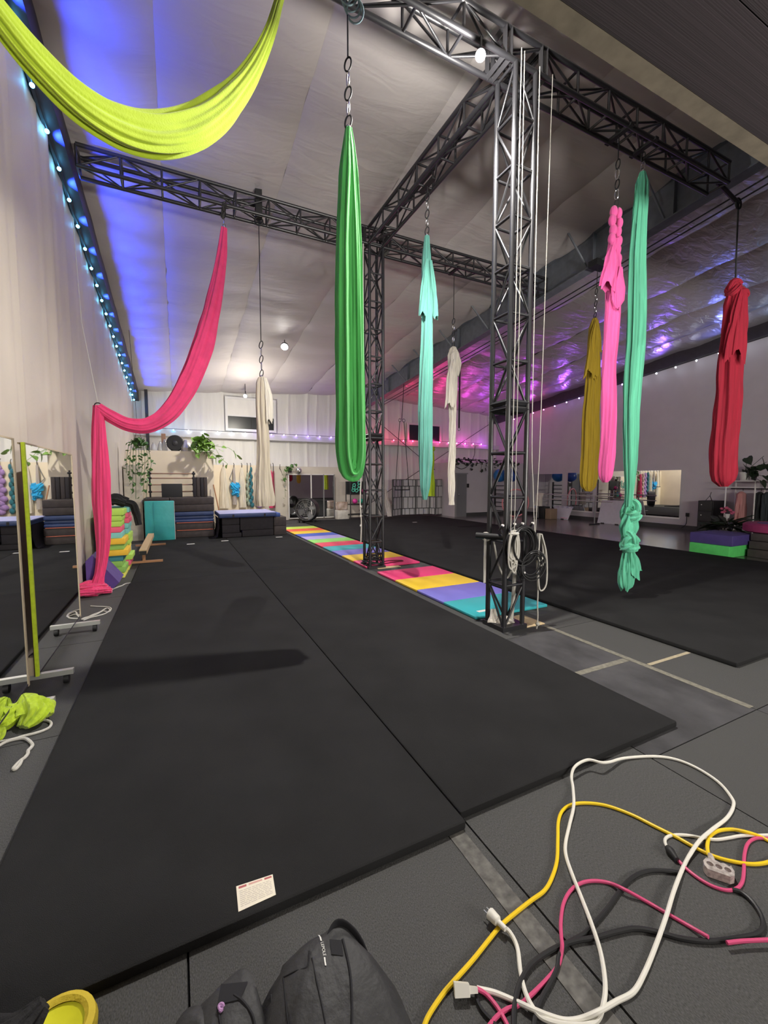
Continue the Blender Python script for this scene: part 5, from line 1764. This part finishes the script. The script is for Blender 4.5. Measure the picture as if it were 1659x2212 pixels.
M_clear = mat('clear_plastic', (.62, .56, .52), .25, var=.35, vscale=60, trans=.35)
rg = []
for s in (-1, 1):
    pass
out = [(-.5, .016), (-.42, .034), (.3, .034), (.46, .02), (.5, -.004), (.44, -.03), (.38, -.022), (.2, -.032), (.1, -.024), (-.1, -.034), (-.2, -.026), (-.36, -.030), (-.5, -.006)]
mb = MB().loft([[c + d1 * (u * L * .98) + d2 * (-v) * 1.0 + Vector((0, 0, z)) for u, v in out] for z in (-.016, .018)], True, True)
mb.build('outlet_block', M_clear, yc, False)
for u in (-.28, 0, .28):
    q = c + d1 * (u * L)
    MB().lathe([(.012, .018), (.010, .0195), (.002, .0195)], q, 10).build('socket_face', mat('outlet_dark', (.10, .07, .06), .5), yc)
pn = fl(*zz([(1400, 545)])[0], .022)
MB().tube([fl(*zz([(1392, 525)])[0], .02), pn, c - d1 * .03], [.010, .013, .012], 8).build('strain_relief', M_clear, yc)

pc = thing('extension_cord', 'pink extension cord winding across the floor at the lower right', 'cord', fl(1240, 1920))
cable(zz([(1700, 915), (1620, 918), (1540, 922), (1470, 930)]), .0065, M_cp, pc, 'cable', .016)
cable(zz([(1385, 903, .016), (1300, 855), (1200, 798), (1100, 740), (1000, 685, .014), (930, 655), (860, 645), (800, 655), (750, 690), (718, 750), (706, 830), (708, 900), (712, 940, .014), (706, 990), (690, 1040), (640, 1100), (580, 1160), (540, 1195)]), .0065, M_cp, pc, 'cable')
cable(zz([(545, 1195), (500, 1222), (460, 1235), (420, 1262), (385, 1300), (360, 1340)]), .0065, M_cp, pc, 'cable')
cable(zz([(318, 1140, .014), (360, 1165), (405, 1215), (440, 1270), (470, 1330)]), .0065, M_cp, pc, 'cable')
pc2 = thing('extension_cord', 'pink cord joined to a white lead beside the clear outlet', 'cord', fl(1480, 1880))
cable(zz([(1720, 455), (1650, 450), (1600, 450, .0), (1565, 475), (1550, 530), (1548, 600), (1540, 650), (1515, 680), (1470, 688), (1410, 672), (1350, 640), (1290, 595), (1250, 555), (1235, 540)]), .0065, M_cp, pc2, 'cable')
cable(zz([(1720, 432), (1640, 435), (1540, 437), (1480, 447), (1420, 455), (1360, 448), (1300, 437), (1250, 433), (1210, 437), (1188, 450), (1186, 470), (1196, 492)]), .0065, M_cw, pc2, 'white_lead')
a, b_ = fl(*zz([(1196, 490)])[0], .016), fl(*zz([(1240, 548)])[0], .014)
MB().tube([a, a + (b_ - a) * .3, a + (b_ - a) * .35, b_], [.012, .018, .018, .011], 10).build('coupling', M_dark, pc2)
bc = thing('extension_cord', 'black cord curling under the white and pink cords', 'cord', fl(1300, 2000))
cable(zz([(1495, 685), (1540, 700), (1590, 745), (1630, 810), (1635, 860), (1605, 890), (1540, 905), (1440, 920, .0), (1350, 922), (1250, 908), (1150, 880), (1050, 865), (960, 880), (870, 905), (780, 920), (700, 945), (620, 990), (560, 1040), (520, 1110), (500, 1180), (490, 1250), (490, 1330)]), .0085, M_ck, bc, 'cable')
cable(zz([(1265, 610), (1200, 600), (1120, 598), (1060, 615), (1010, 650), (970, 700), (920, 770), (860, 840), (810, 890), (740, 930), (700, 985), (690, 1040), (660, 1110), (620, 1180), (590, 1260), (580, 1330)]), .0075, M_ck, bc, 'cable')
cable(zz([(318, 1145), (320, 1190), (345, 1240), (390, 1290), (420, 1330)]), .006, M_ck, bc, 'cable')

# ================================================================== label on the carpet
lb = thing('paper_label', 'white printed warning label with a red header on the black carpet', 'label', (.235, 1.66, .046))
cs = [fl(510, 1915, .046), fl(589, 1889, .046), fl(596, 1933, .046), fl(515, 1970, .046)]
M_paper = mat('label_paper', (.82, .76, .62), .7, var=.03)
MB().add(cs + [v + Vector((0, 0, .0008)) for v in cs], [(3, 2, 1, 0), (4, 5, 6, 7), (0, 1, 5, 4), (1, 2, 6, 5), (2, 3, 7, 6), (3, 0, 4, 7)]).build('sheet', M_paper, lb, False)
def onlab(u, v):
    a = cs[0].lerp(cs[1], u); b2 = cs[3].lerp(cs[2], u)
    return a.lerp(b2, v) + Vector((0, 0, .0012))
def strip(u0, u1, v0, v1, m, nm):
    MB().add([onlab(u0, v0), onlab(u0, v1), onlab(u1, v1), onlab(u1, v0)], [(0, 1, 2, 3)]).build(nm, m, lb, False)
M_redp = mat('print_red', (.45, .12, .12), .7); M_pk = mat('print_pink', (.66, .38, .32), .7); M_gr = mat('print_grey', (.56, .50, .42), .7)
strip(.06, .27, .05, .14, M_redp, 'header_bar'); strip(.76, .96, .05, .14, M_redp, 'header_bar'); strip(.33, .70, .05, .13, M_pk, 'header_text')
rng = random.Random(8)
for i in range(9):
    v = .24 + i * .075
    u = .07
    while u < .9:
        w = rng.uniform(.06, .2)
        strip(u, min(u + w, .93), v, v + .028, M_gr, 'text_line')
        u += w + .025

# ================================================================== bag, hat and cloth at the bottom edge
M_bag = mat('bag_nylon', (.026, .026, .027), .62, var=.2, vscale=12, bump=.3, bscale=28)
M_bagd = mat('bag_mesh', (.006, .006, .009), .8)
bg = thing('duffel_bag', 'black nylon bag with white lettering at the bottom edge', 'bag', (.28, .95, 0))


def blob(rows, m, name, parent, seed, amp=.012, n=40, power=2.6):
    """lofted soft body. rows: (centre, rx, ry) stacked upwards, super-elliptic outline"""
    rings = []
    for c, rx, ry, rot in rows:
        ring = []
        for k in range(n):
            a = 2 * pi * k / n
            ca, sa = cos(a), sin(a)
            x = abs(ca) ** (2 / power) * (1 if ca >= 0 else -1) * rx
            y = abs(sa) ** (2 / power) * (1 if sa >= 0 else -1) * ry
            v = Vector((x * cos(rot) - y * sin(rot), x * sin(rot) + y * cos(rot), 0)) + Vector(c)
            nn = noise.noise(v * 9 + Vector((seed, 0, 0))) * amp + noise.noise(v * 24 + Vector((0, seed, 0))) * amp * .5
            v += Vector((ca * cos(rot) - sa * sin(rot), ca * sin(rot) + sa * cos(rot), .4)) * nn
            ring.append(v)
        rings.append(ring)
    return MB().loft(rings, True, True).build(name, m, parent)


rt0 = .30
body = blob([((.30, .84, .004), .20, .26, .1), ((.30, .86, .10), .22, .28, .1), ((.31, .91, .19), .20, .23, .1), ((.32, .965, .255), .165, .165, .1), ((.332, 1.02, .298), .128, .095, .1), ((.345, 1.055, .322), .085, .048, .1), ((.35, 1.07, .328), .05, .024, .1)], M_bag, 'main_body', bg, 3, .024, 72, 3.4)
pock = blob([((.05, .96, .004), .10, .20, .2), ((.05, .97, .12), .115, .21, .2), ((.06, 1.0, .20), .10, .16, .2), ((.075, 1.05, .255), .075, .09, .2), ((.085, 1.09, .28), .05, .04, .2), ((.09, 1.10, .284), .03, .02, .2)], M_bag, 'side_pocket', bg, 5, .022, 48, 3.4)
silk_mb([(.345, 1.09, .30), (.39, 1.11, .325), (.435, 1.07, .29), (.455, 1.0, .23)], [(0, .018, .006), (.5, .024, .007), (1, .018, .006)], 2, .05, 0, 16, 160, ref=(0, 0, 1)).build('grab_handle', M_bagd, bg)
silk_mb([(.42, 1.03, .21), (.49, 1.03, .14), (.545, 1.0, .06), (.53, .88, .03), (.50, .78, .03)], [(0, .02, .008), (.5, .035, .01), (1, .02, .008)], 2, .08, .5, 16, 161, ref=(0, 1, 0)).build('shoulder_strap', M_bagd, bg)
silk_mb([(-.06, 1.02, .02), (-.085, 1.07, .14), (-.04, 1.12, .24), (.01, 1.10, .26), (.03, 1.05, .25)], [(0, .02, .01), (.5, .03, .014), (1, .02, .01)], 3, .1, .3, 20, 162, ref=(0, 1, 0)).build('shoulder_strap', M_bag, bg)
silk_mb([(-.10, .98, .01), (-.13, 1.05, .08), (-.10, 1.10, .17), (-.07, 1.12, .20)], [(0, .02, .012), (1, .02, .012)], 3, .1, .3, 20, 163, ref=(0, 1, 0)).build('shoulder_strap', M_bagd, bg)
# buckle
bk = Vector((.175, .80, .235))
mb = MB()
for a, b_ in (((-.03, 0, 0), (.03, .012, .0)), ((-.03, .035, 0), (.03, .047, .0)), ((-.03, .0, 0), (-.02, .047, 0)), ((.02, 0, 0), (.03, .047, 0))):
    mb.box(bk + Vector(a), bk + Vector(b_) + Vector((0, 0, .006)))
mb.build('buckle', M_chrome, bg, False)
# lettering on the front of the bag, laid on its surface
from mathutils.bvhtree import BVHTree
_n0 = len(body.data.vertices)
bvh = BVHTree.FromPolygons([tuple(v.co + bg.location) for o_ in (body, pock) for v in o_.data.vertices],
                           [tuple(p.vertices) for p in body.data.polygons] + [tuple(i + _n0 for i in p.vertices) for p in pock.data.polygons])


def on_bag(x, y, h=.0025):
    d = ray(x, y).normalized()
    hit = bvh.ray_cast(Vector((0, 0, CAM_H)), d)
    if hit[0] is None:
        return None
    nn = hit[1] if hit[1].dot(d) < 0 else -hit[1]
    return hit[0] + nn * h


def print_strip(name, pts, hw):
    vs, fs = [], []
    for x, y in pts:
        for s_ in (-hw, hw):
            q = on_bag(x + s_, y)
            if q is None:
                return
            vs.append(q)
    for i in range(len(pts) - 1):
        fs.append((2 * i, 2 * i + 1, 2 * i + 3, 2 * i + 2))
    MB().add(vs, fs).build(name, mat('print_white', (.75, .75, .70), .6), bg, False)


cu = bpy.data.curves.new('bag_text', 'FONT')
cu.body = 'LEPOLE'
cu.size = 1.0
to = bpy.data.objects.new('bag_text', cu)
COL.objects.link(to)
bpy.context.view_layer.update()
me = bpy.data.meshes.new_from_object(to.evaluated_get(bpy.context.evaluated_depsgraph_get()))
bpy.data.objects.remove(to)
wmax = max(v.co.x for v in me.vertices)
A, B = Vector((695.5, 2036)), Vector((701.5, 2066))
ud = (B - A); pd = Vector((ud.y, -ud.x)).normalized()
LT = [on_bag(*(A + ud * (v.co.x / wmax) + pd * (v.co.y * 9.0 - 3.0))) for v in me.vertices]
if all(LT):
    MB().add(LT, [tuple(p.vertices) for p in me.polygons]).build('lettering', mat('print_white', (.75, .75, .70), .6), bg, False)
def seam(pix, r=.0022, m=None, name='seam'):
    pts = [on_bag(x, y, .001) for x, y in pix]
    pts = [q for q in pts if q is not None]
    if len(pts) > 1:
        MB().tube(smooth_path(pts, 5), r, 5).build(name, m or M_bagd, bg)


seam([(612, 2112), (640, 2098), (664, 2088), (668, 2055), (667, 2025)])
seam([(668, 2030), (674, 2070), (684, 2120), (697, 2180), (706, 2230)])
seam([(612, 2113), (616, 2150), (620, 2190), (626, 2230)])
seam([(740, 2030), (750, 2070), (757, 2110), (760, 2160), (760, 2230)], .004)
seam([(600, 2080), (590, 2110), (586, 2150), (590, 2230)], .003)
def patch(name, poly, m, nu=6):
    """small cloth patch following the bag surface"""
    vs, fs = [], []
    (ax, ay), (bx_, by), (cx_, cy_), (dx, dy_) = poly
    for i in range(nu + 1):
        for j in range(nu + 1):
            u, v = i / nu, j / nu
            x = (ax * (1 - u) + bx_ * u) * (1 - v) + (dx * (1 - u) + cx_ * u) * v
            y = (ay * (1 - u) + by * u) * (1 - v) + (dy_ * (1 - u) + cy_ * u) * v
            q = on_bag(x, y, .003)
            if q is None:
                return
            vs.append(q)
    for i in range(nu):
        for j in range(nu):
            k = i * (nu + 1) + j
            fs.append((k, k + nu + 1, k + nu + 2, k + 1))
    MB().add(vs, fs).build(name, m, bg)


patch('pocket_opening', ((478, 2128), (536, 2122), (520, 2160), (470, 2172)), M_bagd)
seam([(505, 2150), (525, 2165), (545, 2195), (552, 2230)], .004)
seam([(470, 2175), (474, 2200), (478, 2230)], .003)
vs_ = [on_bag(x, y, .002) for x, y in ((712, 2030), (738, 2032), (742, 2066), (716, 2062))]
if all(q is not None for q in vs_):
    MB().add(vs_, [(0, 1, 2, 3)]).build('mesh_patch', M_bagd, bg, False)
print_strip('small_print', [(689.5, 2022), (692, 2027), (694, 2034)], 1.6)
print_strip('small_print', [(701, 2069), (702, 2078), (703.5, 2087)], 1.6)

knot(bg, on_bag(478, 2180, .006) or Vector((.02, 1.0, .25)), .008, mat('tag_lilac', (.45, .25, .48), .6), 9, 'lilac_tag', 2)
ht = thing('yellow_cap', 'bright yellow cap with a stitched rim in the lower left corner', 'cap', (-.35, 1.36, 0))
cc = Vector((-.372, 1.40, .05))
MB().lathe([(.075, .02), (.085, .03), (.102, .022), (.108, .0), (.105, -.03), (.09, -.046), (.07, -.046)], cc, 32, 'Z', False).build('brim', mat('cap_yellow', (.62, .47, .03), .75, bump=.3, bscale=60), ht)
MB().lathe([(.07, -.045), (.077, .015), (.065, .008), (.05, -.005), (.01, -.008)], cc, 28).build('crown', mat('cap_lemon', (.80, .78, .02), .7), ht)
bc2 = thing('black_cloth', 'rumpled black cloth beside the yellow cap', 'cloth', (-.55, 1.4, 0))
mb = MB()
silk_mb([(-.8, 1.40, .05), (-.62, 1.42, .07), (-.48, 1.42, .08), (-.40, 1.45, .12)], [(0, .08, .05), (.5, .09, .06), (.8, .06, .05), (1, .02, .02)], 4, .25, .4, 36, 171, ref=(0, 1, 0), mb=mb)
silk_mb([(-.62, 1.30, .05), (-.50, 1.32, .08), (-.40, 1.28, .10), (-.36, 1.22, .08)], [(0, .08, .05), (.5, .08, .06), (1, .04, .04)], 4, .25, .4, 36, 172, ref=(0, 1, 0), mb=mb)
mb.build('folds', mat('black_fleece', (.012, .012, .013), .9, bump=.6, bscale=40), bc2)

# ================================================================== rigging cables under the middle rafter
for dx, dz, nm_ in ((.16, -.10, 'upper'), (.22, -.17, 'lower')):
    o = MB().tube(smooth_path([Vector((7.62 + dx, y, raf_b(y) + dz - .05 * sin(pi * (y - 2.2) / 14))) for y in (2.2, 5, 8, 11, 14, 16.2)], 4), .012, 6).build('rigging_cable', M_dark)
    tag(o, nm_ + ' of two dark cables slung below the grey rafter', 'cable', 'cables below the grey rafter')
